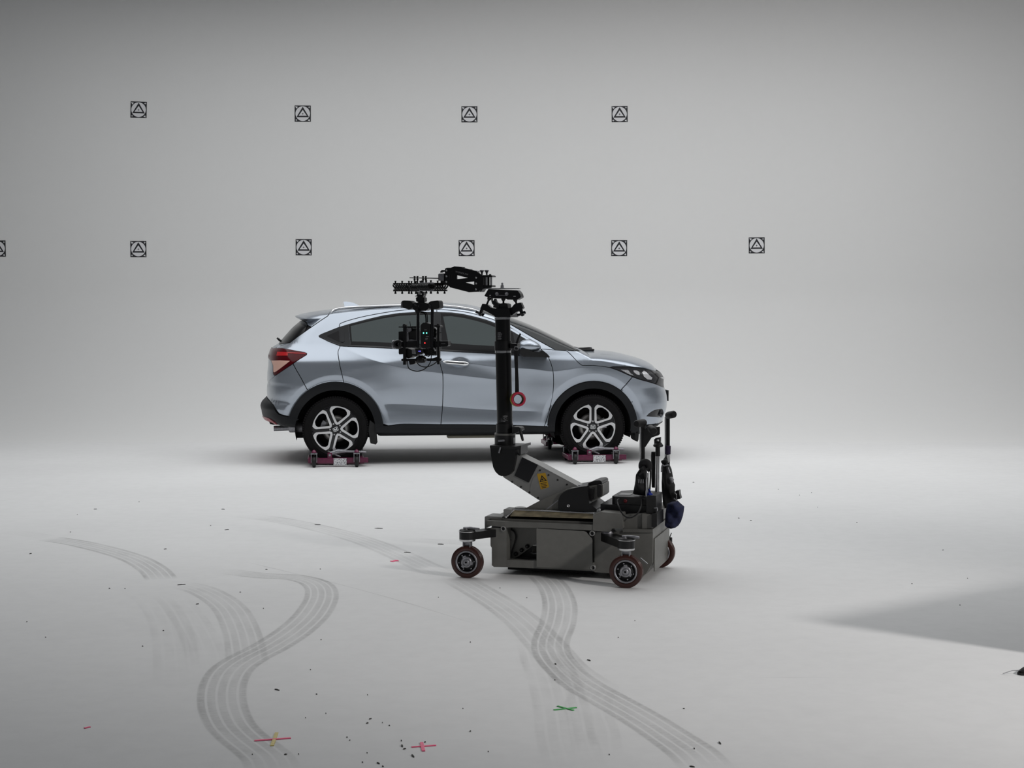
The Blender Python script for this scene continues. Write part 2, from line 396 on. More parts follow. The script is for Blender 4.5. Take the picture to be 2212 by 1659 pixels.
def inset(P, g):
    n = len(P); out = []; A = sum(P[i][0] * P[(i + 1) % n][1] - P[(i + 1) % n][0] * P[i][1] for i in range(n))
    sg = 1 if A > 0 else -1
    for i in range(n):
        a, p, b = Vector(P[i - 1]), Vector(P[i]), Vector(P[(i + 1) % n]); d0, d1 = (p - a), (b - p)
        if d0.length < 1e-9 or d1.length < 1e-9: out.append(tuple(p)); continue
        d0.normalize(); d1.normalize(); n0, n1 = Vector((-d0.y, d0.x)) * sg, Vector((-d1.y, d1.x)) * sg
        m = n0 + n1; m = m / max(m.length_squared * .5, .35) if m.length > 1e-6 else n0
        out.append((p.x + m.x * g, p.y + m.y * g))
    return out
_gx = []                             # sample points: along creases and arch lips first, then an even grid
for zc, x0, x1 in ((CR_SH, SH0, SH1), (CR_BE, BE0, BE1), (CR_LO, LO0, LO1)):
    for d in (0, .004, -.004, .010, -.010, .018, -.018, .030, -.030, .046, -.046):
        for x in np.arange(x0, x1, .016): _gx.append((x, float(zc(x)) + d))
for cx in (0.0, WB):
    for r in (.49, .505, .515, .522, .528, .5325, .537, .543, .55, .565, .585):
        for a in np.arange(-.25, PI + .25, .016 / r): _gx.append((cx + r * math.cos(a), ZW + r * math.sin(a)))
for rr_ in (.25, .55, .75, .9, 1.0, 1.1, 1.25, 1.45):
    for t in np.linspace(0, 2 * PI, 30, endpoint=False): _gx.append((CUP[0] + .075 * rr_ * math.cos(t), CUP[1] + .042 * rr_ * math.sin(t)))
N_FINE = len(_gx)
TT = (.08, .16, .24, .32, .40, .48, .56, .64, .71, .78, .84, .89, .93, .96, .985)
def ratios(p): return [1 - (1 - t ** p) ** (1 / p) for t in TT] + [.88, .94, 1.0, 1.06, 1.14, 1.26]
for q in ratios(2.1):                # rows close to the silhouette
    for x in np.arange(-.85, X_HOOD, .022): _gx.append((x, float(zt(x) - _cts(x) / .94 * q)))
for p_, q_ in zip(ratios(2.15), ratios(2.4)):
    for z in np.arange(.22, 1.6, .018):
        _gx.append((float(xf(z) - .40 * p_), z)); _gx.append((float(xr(z) + float(c_rear(z)) * q_), z))
for t in (.3, .6, .85, .97):
    for x in np.arange(-.9, 3.5, .03): _gx.append((x, float(zb(x) + .045 * (1 - (1 - t * t) ** .5))))
N_ROW = len(_gx)
for x in np.arange(-1.05, 3.65, .024):
    for i, z in enumerate(np.arange(.12, 1.75, .024)): _gx.append((x + (.012 if i % 2 else 0), z))
_gx = np.array(_gx); _idx = np.arange(len(_gx)); _fine = _idx < N_FINE; _row = (_idx >= N_FINE) & (_idx < N_ROW)
_x, _z = _gx[:, 0], _gx[:, 1]
_drop = (_idx >= N_ROW) & (((zt(_x) - _z) * .94 < 1.38 * _cts(_x)) | (xf(_z) - _x < .40 * 1.3) | (_x - xr(_z) < c_rear(_z) * 1.3))
_ok = (_gx[:, 1] < zt(_gx[:, 0])) & (_gx[:, 1] > zb(_gx[:, 0])) & (_gx[:, 0] < xf(_gx[:, 1])) & (_gx[:, 0] > xr(_gx[:, 1])) & ~_drop
_gx = _gx[_ok]; _fine = _fine[_ok]; _row = _row[_ok]; _gq = np.stack(unroll(_gx[:, 0], _gx[:, 1]), -1)
def rad2(i): return .0035 ** 2 if _fine[i] else .008 ** 2 if _row[i] else .012 ** 2
def dens(L, h=.022):
    P = [tuple(p) for p in L]; out = []; n = len(P)
    for i in range(n):
        a, b = P[i], P[(i + 1) % n]; st = [(a, b)]; seg = []
        ts = np.linspace(0, 1, max(2, int(math.hypot(b[0] - a[0], b[1] - a[1]) / .006) + 2))
        X, Z = clampP(a[0] + (b[0] - a[0]) * ts, a[1] + (b[1] - a[1]) * ts); Q = np.stack(unroll(X, Z), -1)
        ls = 0; out.append((X[0], Z[0]))
        # walk, adding points every h of developed length
        def sub(t0, t1, q0, q1, dep):
            x, z = clampP(a[0] + (b[0] - a[0]) * (t0 + t1) / 2, a[1] + (b[1] - a[1]) * (t0 + t1) / 2)
            qm = np.array(unroll(x, z)).ravel()
            if dep < 12 and (np.linalg.norm(q1 - q0) > h or dep < 1 and np.linalg.norm(q1 - q0) > .004):
                sub(t0, (t0 + t1) / 2, q0, qm, dep + 1); out.append((float(x), float(z))); sub((t0 + t1) / 2, t1, qm, q1, dep + 1)
        sub(0, 1, Q[0], Q[-1], 0)
    R = []
    for p in out:
        p = (float(p[0]), float(p[1]))
        if not R or math.hypot(p[0] - R[-1][0], p[1] - R[-1][1]) > 1e-5: R.append(p)
    if math.hypot(R[0][0] - R[-1][0], R[0][1] - R[-1][1]) < 1e-5: R.pop()
    return R
def skin(outline, holes=(), off=0.0, gap=.003, skirt=.012, sides='n', h=.022):
    """a body panel: its side outline laid over the body surface. sides: n near, f far, b both halves in one"""
    loops = [dens(inset(outline, gap) if gap else outline, h)] + [dens(q, h) for q in holes]
    LQ = [[tuple(np.array(unroll(*p)).ravel()) for p in L] for L in loops]
    bq = np.array([q for L in LQ for q in L]); bx = [p for L in loops for p in L]
    lo, hi = bq.min(0), bq.max(0)
    cand = np.nonzero((_gq > lo).all(1) & (_gq < hi).all(1))[0]; cand = cand[inside_many(_gq[cand], LQ)]
    keep = []; cell = {}
    def key(q): return (int(math.floor(q[0] / .014)), int(math.floor(q[1] / .014)))
    for q in bq: cell.setdefault(key(q), []).append(q)
    for i in cand:
        q = _gq[i]
        k = key(q); bad = False
        for dx in (-1, 0, 1):
            for dz in (-1, 0, 1):
                for r in cell.get((k[0] + dx, k[1] + dz), ()):
                    if (r[0] - q[0]) ** 2 + (r[1] - q[1]) ** 2 < rad2(i): bad = True; break
        if not bad: keep.append(i); cell.setdefault(k, []).append(q)
    pts = [Vector(q) for q in bq] + [Vector(_gq[i]) for i in keep]; xz = bx + [tuple(_gx[i]) for i in keep]
    edges = []; n0 = 0
    for L in loops: edges += [(n0 + i, n0 + (i + 1) % len(L)) for i in range(len(L))]; n0 += len(L)
    V2, _, T, ov, *_ = delaunay_2d_cdt(pts, edges, [], 0, 1e-9)
    ctr = np.array([[sum(V2[i].x for i in t) / 3, sum(V2[i].y for i in t) / 3] for t in T]); ok = inside_many(ctr, LQ); T = [t for t, q in zip(T, ok) if q]
    src = [(xz[o[0]] if o else None) for o in ov]
    for i, q in enumerate(src):
        if q is None: d = np.linalg.norm(_gq - np.array(V2[i]), axis=1); src[i] = tuple(_gx[int(d.argmin())])
    A = np.array(src); w = Wf(A[:, 0], A[:, 1]); N = normalW(A[:, 0], A[:, 1])
    P = np.stack([A[:, 0], -w, A[:, 1]], -1) + N * off
    T = [t if (V2[t[1]] - V2[t[0]]).cross(V2[t[2]] - V2[t[0]]) > 0 else t[::-1] for t in T]
    P[w < 1e-4, 1] = np.minimum(P[w < 1e-4, 1], 0)
    cnt = {}
    for t in T:
        for i in range(3):
            e = (t[i], t[(i + 1) % 3]); cnt[e] = cnt.get(e, 0) + 1
    rim = [e for e in cnt if (e[1], e[0]) not in cnt]
    def half(sg):
        vs = [(p[0], p[1] * sg, p[2]) for p in P]; ns = [(n[0], n[1] * sg, n[2]) for n in N]
        fs = [tuple(t) if sg > 0 else tuple(t[::-1]) for t in T]
        if skirt:
            m = {}
            for e in rim:
                if w[e[0]] < 1e-3 and w[e[1]] < 1e-3: continue
                for i in e:
                    if i not in m: m[i] = len(vs); vs.append(tuple(Vector(vs[i]) - Vector(ns[i]) * skirt)); ns.append(ns[i])
                f = (e[1], e[0], m[e[0]], m[e[1]]); fs.append(f if sg > 0 else f[::-1])
        return vs, fs, ns
    if sides == 'n': return half(1)
    if sides == 'f': return half(-1)
    a, b = half(1), half(-1); n = len(a[0])
    return a[0] + b[0], a[1] + [tuple(i + n for i in f) for f in b[1]], a[2] + b[2]
def panel(name, outline, material, parent, holes=(), off=0.0, gap=.0038, skirt=.012, sides='n', label=None, far=False):
    obs = []
    for sd in ([sides] + (['f'] if far and sides == 'n' else [])):
        vs, fs, ns = skin(outline, holes, off, gap, skirt, sd)
        me = bpy.data.meshes.new(name); me.from_pydata(vs, [], fs); me.materials.append(material)
        me.polygons.foreach_set('use_smooth', [True] * len(me.polygons)); me.update()
        if len(me.vertices) == len(ns): me.normals_split_custom_set_from_vertices(ns)
        o = bpy.data.objects.new(name, me); C.objects.link(o); o.parent = parent
        if label: o['label'] = label
        obs.append(o)
    return obs[0]

# ---- car materials
def paint():
    m = mat('silver_blue_metallic_paint', (.41, .452, .512), .27, .76, coat=.45); nt = m.node_tree; b = nt.nodes['Principled BSDF']
    tc = nt.nodes.new('ShaderNodeTexCoord'); v = nt.nodes.new('ShaderNodeTexNoise'); v.inputs['Scale'].default_value = 900; v.inputs['Detail'].default_value = 2
    r = nt.nodes.new('ShaderNodeMapRange'); r.inputs[3].default_value = .92; r.inputs[4].default_value = 1.08
    s = nt.nodes.new('ShaderNodeVectorMath'); s.operation = 'SCALE'; s.inputs[0].default_value = (.41, .452, .512)
    nt.links.new(tc.outputs['Object'], v.inputs['Vector']); nt.links.new(v.outputs['Fac'], r.inputs[0]); nt.links.new(r.outputs[0], s.inputs['Scale']); nt.links.new(s.outputs[0], b.inputs['Base Color'])
    return m
M['paint'] = paint()
def glass(name, tint, thru, rough=.02, see=(.55, .68, .66)):
    m = bpy.data.materials.new(name); m.use_nodes = True; nt = m.node_tree; b = nt.nodes['Principled BSDF']; out = nt.nodes['Material Output']
    b.inputs['Base Color'].default_value = (*tint, 1); b.inputs['Roughness'].default_value = rough; b.inputs['IOR'].default_value = 1.5
    tr = nt.nodes.new('ShaderNodeBsdfTransparent'); tr.inputs[0].default_value = (*see, 1)
    mx = nt.nodes.new('ShaderNodeMixShader'); mx.inputs[0].default_value = thru
    nt.links.new(b.outputs[0], mx.inputs[1]); nt.links.new(tr.outputs[0], mx.inputs[2]); nt.links.new(mx.outputs[0], out.inputs[0]); return m
M['glass'] = glass('green_tinted_glass', (.012, .020, .020), .22)
M['screen'] = glass('windscreen_glass', (.020, .024, .026), .08, .05)
M['lens'] = glass('clear_lens', (.06, .06, .06), .90, .02, (1, 1, 1))
M['trim'] = mat('black_window_trim', (.010, .011, .013), .3, spec=.22)
M['frit'] = mat('black_frit', (.005, .005, .006), .2, spec=.14)
M['red'] = mat('red_lamp_lens', (.075, .002, .005), .15, spec=.2)
M['redlit'] = mat('bright_red_reflector', (.50, .012, .016), .2)
M['pinklens'] = mat('pale_pink_lamp_lens', (.72, .44, .36), .2, spec=.3)
M['lampdark'] = mat('lamp_housing', (.05, .05, .055), .3, .3)
M['reflector'] = mat('lamp_reflector', (.88, .88, .90), .35, .35)

car = thing('car', 'silver blue five-door hatchback crossover parked side-on on purple wheel skates', 'car', (K.o.x, K.o.y, 0), CAR_YAW)

# ---- outlines, measured along the near flank
def arch(cx, r, a0, a1, n=28, rz=None):
    return [(cx + r * math.cos(a), ZW + (rz or r) * math.sin(a)) for a in np.linspace(math.radians(a0), math.radians(a1), n)]
RA, FA, RI = .478, .468, .398                               # outer and inner radii of the arch cladding
SIDE_OPEN = S([(688, 725.4), (693.8, 721.6), (730, 707.2), (755, 699.7), (791, 690.1), (827.2, 681.6), (863.4, 676.1), (899.6, 674), (936.3, 673.9), (975.2, 675.1), (1002.3, 678.7),
               (1029.5, 685), (1052, 691.3), (1069.2, 697.7), (1102.3, 713.1), (1122.6, 724.9), (1138, 734), (1153, 745), (1163, 757), (1183, 771.7), (1129.8, 768.4), (1071, 763.9), (1002.3, 760.3), (949.9, 757.5), (851.4, 752.5), (791, 749.5), (760, 748.6), (734.5, 747), (709.2, 737.2), (689.3, 728.4)])
DOOR_TOP_R = [(733.2, 702), (736, 698.5), (755, 691.6), (791, 682.6), (839.3, 673.9), (870, 670), (897, 668.4), (920, 668), (943.6, 668.3)]
DOOR_TOP_F = [(943.6, 668.3), (975.2, 670.3), (1002.3, 673.5), (1029.5, 679.3), (1054.8, 687), (1069.2, 692), (1102.3, 707.5), (1125.3, 720.6), (1150.6, 736), (1161.5, 745), (1167.8, 754), (1178.7, 764.9), (1185, 773), (1190.4, 785.7), (1195, 804.7), (1195.8, 830), (1192.9, 859), (1185.6, 890.4), (1176, 921)]
DOOR_SPLIT = [(943.6, 668.3), (945, 700), (948.5, 757), (951.4, 788), (956.8, 813.2), (956.2, 871), (952.3, 917)]
REAR_GAP = [(733.2, 702), (732.7, 715), (734.5, 745.8), (730.9, 756.6), (730.4, 765.7), (734.3, 790), (737.2, 802.6), (742.6, 826.1)]
SILL_TOP = [(1176, 921), (1125, 919.3), (1072, 918), (1000, 917), (952.3, 917), (873, 916), (849, 918.5), (838, 919.5)]
sR = lambda p: curve(S(p))
arcR = [q for q in arch(0, RA, 88, -8) if q[1] > S([(838, 919.5)])[0][1]]
a0 = S([(742.6, 826.1)])[0]
arcR = [q for q in arcR if q[0] > a0[0]]
REAR_DOOR = sR(DOOR_TOP_R)[:-1] + sR(DOOR_SPLIT)[:-1] + sR(SILL_TOP[4:]) + arcR[::-1] + sR(REAR_GAP)[::-1][:-1]
FRONT_DOOR = sR(DOOR_TOP_F)[:-1] + sR(SILL_TOP[:5])[:-1] + sR(DOOR_SPLIT)[::-1][:-1]
ROOF_EDGE = sR([(712.5, 675.2), (740, 671), (779, 667.8), (830, 664.4), (866, 663), (910, 662.2), (951, 662.6), (985, 665), (1002.3, 667.4), (1036.7, 673.6), (1060, 680.5), (1080, 689), (1102.3, 700.7), (1150.6, 728.7), (1181.4, 745.9), (1199.5, 755.8)])
GATE_GAP = sR([(717.3, 664), (716.6, 670), (712.8, 674.8), (708.3, 682), (695.6, 690.6), (681.2, 700.6), (658.6, 716.4), (640, 729.6), (626, 740.4)])
LAMP = S([(570, 752), (585.3, 753.3), (596.2, 752.6), (608.8, 752.6), (619.7, 754.2), (641.4, 758.4), (659, 761.4), (663, 763.4), (662.2, 766.4), (646.8, 775.9), (638.7, 781), (614.2, 797.2), (597, 808.8), (593.2, 810.3), (590.6, 807), (590.4, 790), (586.6, 779), (581.7, 775.4), (568, 773)])
ARC_QR = arch(0, RA, 160, 88)
g = lambda u, v: S([(u, v)])[0]
# rear flank: pillar, haunch and the strip over the doors
QUARTER = GATE_GAP[10:] + sR([(626, 740.4), (605, 747), (596, 751)])[1:-1] + LAMP[2:10] + S([(633, 785.6), (640, 799), (650, 816)]) + arch(0, RA, 125, 125, 1) + \
    [q for q in arch(0, RA, 124, 88) if q[0] < a0[0]] + sR(REAR_GAP)[::-1] + sR(DOOR_TOP_R)[1:-1] + sR(DOOR_TOP_F)[:40] + \
    sR([(1102.3, 707.5), (1125.3, 720.6), (1150.6, 736), (1161.5, 745), (1167.8, 754)])[1:] + S([(1185, 754.9), (1199.5, 756)]) + ROOF_EDGE[::-1][1:]
HOOD_GAP = sR([(1222, 757.4), (1226.6, 759.9), (1236, 769), (1244.7, 778.4), (1253.7, 786.6), (1260, 789.2), (1280.8, 789.3), (1300, 791.1), (1317.1, 793.9)])
FENDER_FRONT = S([(1366, 814)]) + arch(WB, FA, 52.5, 52.5, 1)
HEAD = S([(1317.1, 793.9), (1324.4, 791.9), (1353.3, 791.9), (1380.4, 793.7), (1394, 795.6), (1406.6, 799.2), (1414.8, 806), (1423.8, 815.4), (1417.5, 829.5), (1403, 824.9), (1380.4, 818.6), (1366, 813.4), (1348.8, 806), (1330.7, 798.4)])
FENDER = sR([(1168.7, 753.6), (1199.5, 756), (1222, 757.4)])[:-1] + HOOD_GAP + HEAD[13:] + HEAD[12:13] + FENDER_FRONT[:1] + FENDER_FRONT[1:] + \
    arch(WB, FA, 54, 186) + S([(1184, 921)]) + sR(DOOR_TOP_F[11:])[::-1]
# ---- panels
ARCH_HOLES = [arch(0, RI, -75, 255, 48), arch(WB, RI, -75, 255, 48)]
def clipz(L): return [(x, max(z, float(zb(x)) + .0)) for x, z in L]
SHELL = [(-1.2, .05), (-RI, .05)] + arch(0, RI, 196, -16, 48) + [(RI, .05), (WB - RI, .05)] + arch(WB, RI, 196, -16, 48) + [(WB + RI, .05), (3.8, .05), (3.8, 1.75), (-1.2, 1.75)]
GLASS_REAR = S([(753, 702.3), (791, 693.2), (827, 685), (863, 679.3), (900, 677.2), (932, 676.8), (936, 755), (851.4, 750), (791, 746.6), (757, 745.4)])
GLASS_FRONT = S([(951.5, 677), (975.2, 678.5), (1002.3, 682.4), (1029.5, 688.6), (1052, 695), (1069.2, 701.4), (1090, 711), (1108, 720), (1116, 766), (1071, 761.8), (1002.3, 758.2), (954.5, 755.5)])
SCREEN_TOP = [(1046, 660), (1105, 660), (1250, 700), (1262, 757)]
SCREEN = S([(1046, 676.2), (1044, 672), (1041, 664)]) + [(g(1041, 664)[0], 1.80), (g(1246, 754)[0], 1.50)] + S([(1247, 757.6), (1222, 757.2), (1199.5, 755.8)]) + [q for q in ROOF_EDGE[::-1] if q[0] > g(1047, 676)[0]]
panel('body_shell', SHELL, M['shell'], car, holes=[GLASS_REAR, GLASS_FRONT, inset(SCREEN, .02)], off=-.013, gap=0, skirt=0, sides='b')
P_ = M['paint']
panel('rear_quarter_panel', QUARTER, P_, car, far=True)
WIN_HOLE = [q for q in SIDE_OPEN]
panel('rear_door', REAR_DOOR, P_, car, far=True)
panel('front_door', FRONT_DOOR, P_, car, far=True)
panel('front_fender', FENDER, P_, car, far=True)
ROOF = [q for q in ROOF_EDGE if q[0] < g(1043, 675)[0]]
panel('roof_panel', ROOF + [(g(1043, 664)[0], 1.8), (ROOF[0][0] + .01, 1.8)], P_, car, sides='b')
panel('windscreen', SCREEN, M['screen'], car, sides='b', gap=.004)
HOOD = HOOD_GAP + HEAD[1:6] + S([(1408, 800.2), (1421, 800.4)]) + [(X_HOOD + .012, g(1421, 800)[1]), (X_HOOD + .012, 1.0), (3.0, 1.4), (g(1262, 757)[0], 1.4), (g(1254, 757)[0], g(1254, 757.5)[1])] + S([(1250, 758.2), (1236, 757.8)])
panel('hood', HOOD, P_, car, sides='b')
GATE_TOP = [(g(717, 664)[0], 1.8), (-1.3, 1.8), (-1.3, g(600, 694)[1])]
REAR_GLASS = S([(651.5, 693.0), (657.5, 694.3), (663, 698.2), (663.5, 702.4), (658.3, 716.9), (626, 740.4), (605.2, 743)]) + [(-1.3, g(600, 743.5)[1]), (-1.3, g(600, 692.2)[1])]
panel('rear_window', REAR_GLASS, M['frit'], car, sides='b', gap=.002, skirt=0)
SPOILER = GATE_GAP[:-13] + S([(663.8, 702.4), (663.2, 698), (657, 693.2), (650.4, 691.6), (645, 690)]) + [(-1.3, g(600, 691.5)[1]), (-1.3, 1.8), (g(717, 664)[0], 1.8)]
panel('tailgate_spoiler', SPOILER, P_, car, sides='b', skirt=0)
GATE = S([(626, 740.8), (605, 747), (596, 752.2), (585.3, 752.8)]) + [(-1.3, g(580, 752)[1]), (-1.3, g(600, 743.3)[1])] + S([(605.2, 743.2)])
panel('tailgate_upper', GATE, P_, car, sides='b')
GATE2 = S([(581.5, 775.8), (586.4, 779.6), (590, 790), (590.2, 807), (592.2, 811.5), (585, 819.5), (578.5, 827.4)]) + [(-1.3, g(578, 828)[1]), (-1.3, g(578, 775)[1])]
panel('tailgate_lower', GATE2, P_, car, sides='b')
BUMP_R = S([(593.5, 811.4), (597.4, 809.6), (614.2, 798), (632.4, 785.8), (640, 799.2), (650, 816.2)]) + [q for q in arch(0, RA, 125, 172) if q[1] > g(627, 899.6)[1]] + \
    S([(626.5, 899.8), (614, 897.5), (603.4, 893.9), (598, 887.6), (590.7, 874.9), (585.3, 868.6), (577.6, 860.5)]) + [(-1.3, g(577, 860)[1]), (-1.3, g(577, 828)[1])] + S([(578.5, 827.6), (585, 819.8)])
panel('rear_bumper', BUMP_R, P_, car, sides='b')
BUMP_RL = S([(577.6, 860.7), (585.3, 868.8), (590.7, 875.1), (598, 887.9), (603.4, 894.2), (614, 897.8), (626.8, 900.2), (638, 904), (648, 905)]) + [q for q in arch(0, RI, 168, 210) if q[1] > g(640, 926)[1]] + \
    S([(640, 932)]) + [(-1.3, .05), (-1.3, g(577, 860.5)[1])]
panel('rear_bumper_skirt', BUMP_RL, M['clad'], car, sides='b', off=.014)
panel('rear_reflector', S([(570, 898), (577.5, 900.3), (584, 902.3), (592, 908), (600.7, 913.8), (589.8, 914.2), (581, 911.5), (570, 905)]), mat('pink_reflector', (.34, .05, .065), .3), car, off=.020, gap=0, far=True)
# wheel arch cladding and sill
def ringpoly(cx, r0, r1, a0, a1):
    return arch(cx, r1, a0, a1, 40) + arch(cx, r0, a1, a0, 40)
sill_z = g(838, 919.5)[1]
rc = [q for q in arch(0, RA, 166, -30, 60) if q[1] > sill_z - .002 or q[0] < 0]
panel('rear_arch_cladding', clipz(ringpoly(0, RI - .004, RA - .002, 165, -8)), M['clad'], car, off=.010, gap=.001, far=True)
panel('front_arch_cladding', clipz(ringpoly(WB, RI - .004, FA - .002, 187, -18)), M['clad'], car, off=.010, gap=.001, far=True)
SILL = [(arch(0, RI, -9, -9, 1)[0][0], sill_z - .02)] + [(RA * .985, sill_z)] + sR(SILL_TOP)[::-1] + [(WB - FA * .985, g(1180, 921.4)[1]), (WB - RI, g(1190, 921.4)[1]), (WB - RI * .985, .06), (RI * .985, .06)]
panel('sill_cladding', SILL, M['clad'], car, off=.012, gap=.001, far=True)
RECESS = S([(866, 925.5), (1000, 925), (1150, 923.5), (1150, 926), (1000, 928.2), (872, 928.8)])
panel('sill_groove_shade', RECESS, M['shell'], car, off=.0135, gap=0, skirt=0)  # dark strip stands in for shade in the sill recess; nothing is cut
# front bumper
lipz = g(1400, 917.5)[1]
BUMP_F = arch(WB, FA, 52, 52, 1) + S([(1366.3, 814.2), (1380.4, 819.2), (1403, 825.4), (1417.8, 830), (1436, 838)]) + [(3.7, g(1438, 838.2)[1]), (3.7, lipz)] + S([(1420, 915.5), (1400, 917.5), (1377, 921)]) + arch(WB, FA, -2, 51)
FOG = S([(1395.8, 899.2), (1401, 893.6), (1407.5, 888.8), (1414, 885.6), (1421, 883.9), (1429, 882.6), (1432.6, 884), (1432.9, 896), (1430.6, 902.2), (1416.6, 901)])
panel('front_bumper', BUMP_F, P_, car, sides='b', holes=[FOG])
panel('front_bumper_lip', S([(1377, 921.4), (1400, 917.9), (1420, 915.9), (1432, 912)]) + [(3.7, g(1436, 912)[1]), (3.7, .06), (3.1, .06)] + S([(1368, 938), (1372, 925)]), M['clad'], car, sides='b', off=.012, gap=.001)
fogp = panel('fog_lamp_bezel', FOG, M['gloss'], car, off=-.012, gap=0, skirt=0, far=True)
GR = S([(1408.4, 799.9), (1421, 800.4)]) + [(3.7, g(1421, 800.4)[1]), (3.7, g(1438, 837.8)[1])] + S([(1435.6, 837.4), (1418.4, 830), (1424.7, 815.4), (1415.4, 806)])
panel('grille', GR, mat('grille_black', (.03, .03, .033), .3), car, sides='b', off=-.004, gap=.002)
panel('grille_bar', S([(1427, 815), (1440, 815)]) + [(3.7, g(1438, 815)[1]), (3.7, g(1438, 818.5)[1])] + S([(1440, 818.5), (1430, 817.2)]), M['chrome'], car, sides='b', off=.004, gap=0)
# lamps
panel('tail_lamp', LAMP, M['red'], car, off=.004, gap=.001, far=True)
tl = bpy.data.objects['tail_lamp']
panel('clear_segment', S([(587.2, 778.8), (606, 778.6), (627, 779.9), (612, 791.5), (601, 800), (593.8, 804.4), (591.8, 803), (591.4, 790)]), M['pinklens'], tl, off=.0065, gap=0, skirt=.003, label='pale pink clear segment')
panel('light_guide', S([(600, 760.4), (612, 760.8), (660, 763.2), (660.5, 764.6), (622, 763.6), (622, 768.8), (598, 768.8)]), M['redlit'], tl, off=.0065, gap=0, skirt=.003, label='bright red light guide')
panel('headlamp', HEAD, M['lens'], car, off=.003, gap=.002, far=True)
hl = bpy.data.objects['headlamp']
panel('lamp_housing', inset(HEAD, .006), M['lampdark'], hl, off=-.010, gap=0, skirt=0)
panel('reflector_bowl', S([(1388, 803.5), (1392, 800.6), (1396, 802.5), (1404, 811), (1410, 815.8), (1408, 820), (1400, 819.6), (1391.5, 813)]), M['reflector'], hl, off=-.004, gap=0, skirt=.004, label='bright oval reflector')
panel('projector', S([(1369, 800), (1376, 800.4), (1381.5, 803), (1382, 810), (1376, 809), (1369.6, 803.6)]), M['reflector'], hl, off=-.004, gap=0, skirt=.004)
panel('turn_signal', S([(1341, 798.4), (1357, 799.4), (1363, 806.4), (1370, 811.6), (1360, 808.8), (1350, 803.6)]), mat('ribbed_reflector', (.60, .60, .62), .35, .3, noise=.5, nscale=120), hl, off=-.005, gap=0, skirt=.003)
# side windows and their black surround
panel('window_surround', SIDE_OPEN, M['trim'], car, holes=[GLASS_REAR, GLASS_FRONT], off=.0035, gap=.0005, skirt=.01, far=True)
panel('rear_door_glass', GLASS_REAR, M['glass'], car, off=.001, gap=.0005, skirt=.004, far=True)
panel('front_door_glass', GLASS_FRONT, M['glass'], car, off=.001, gap=.0005, skirt=.004, far=True)
panel('window_frit', S([(951.5, 677), (975.2, 678.5), (1002.3, 682.4), (1029.5, 688.6), (1052, 695), (1069.2, 701.4), (1090, 711), (1108, 720), (1116, 766), (1071, 761.8), (1002.3, 758.2), (954.5, 755.5)]), M['frit'], car,
      holes=[S([(957, 683.4), (975, 682.6), (1002.3, 686.6), (1029.5, 693), (1052, 699.8), (1069, 706.4), (1088, 715.4), (1099, 722), (1103, 750), (1069.2, 747.9), (1020, 745), (977, 742.2), (967.5, 736)])], off=.0026, gap=.0005, skirt=.002)
panel('rear_window_frit', GLASS_REAR, M['frit'], car, holes=[S([(757.5, 704.2), (791, 695.6), (827, 687.6), (863, 682), (900, 680), (930, 679.6), (932, 744), (851.4, 741), (791, 738.4), (760.5, 737.6)])], off=.0026, gap=.0005, skirt=.002)
for p in (S([(705.5, 726), (731.6, 714.8), (733.6, 739.3)]),): panel('quarter_light', p, M['frit'], car, off=.0055, gap=0, skirt=.002, far=True)
HD = S([(735, 712.4), (740, 711.4), (743.4, 716), (744.2, 738), (741, 740.2), (735.6, 739)])
panel('rear_door_handle', HD, M['trim'], car, off=.009, gap=0, skirt=.006, label='black hidden handle in the rear window trim')
panel('belt_moulding', S([(689.3, 727.4), (709.2, 736.2), (734.5, 745.8), (760, 746.8), (791, 747.7), (851.4, 750.4), (949.9, 755.4), (1002.3, 758.1), (1071, 761.6), (1129.8, 766.2), (1160, 769.6), (1160, 771.3), (1129.8, 768.8), (1071, 764.3), (1002.3, 760.7), (949.9, 757.9), (851.4, 752.9), (791, 749.9), (734.5, 747.4), (709.2, 737.6)]), M['gloss'], car, off=.010, gap=0, skirt=.008, far=True)

# spoiler blade over the rear window
_sp = [K.at(u, v, 0) for u, v in [(637.4, 682.4), (643, 680.4), (652, 677.6), (668, 674.2), (690, 671.0), (705, 669.0), (705, 680), (690, 686.5), (668, 690.2), (655, 691.0), (646, 688.6), (640.5, 686.0), (638, 684.2)]]
mb = MB(); ny_ = 31; n = len(_sp); vs = []; xm = _sp[0].x; zm = sum(p.z for p in _sp) / n
for y in np.linspace(-.615, .615, ny_):
    t = abs(y) / .615; s = (1 - t ** 5) ** .5 * .92 + .08
    for p in _sp: vs.append((p.x + .10 * t ** 2.5 * (1 - min(1, (p.x - xm) / .35)), y, zm + (p.z - zm) * s - .030 * t * t))
mb.add(vs, [(j * n + k, (j + 1) * n + k, (j + 1) * n + (k + 1) % n, j * n + (k + 1) % n) for j in range(ny_ - 1) for k in range(n)]); mb.add(vs[:n], [tuple(range(n))], False); mb.add(vs[-n:], [tuple(range(n))[::-1]], False)
mb.build('spoiler_blade', P_, car)
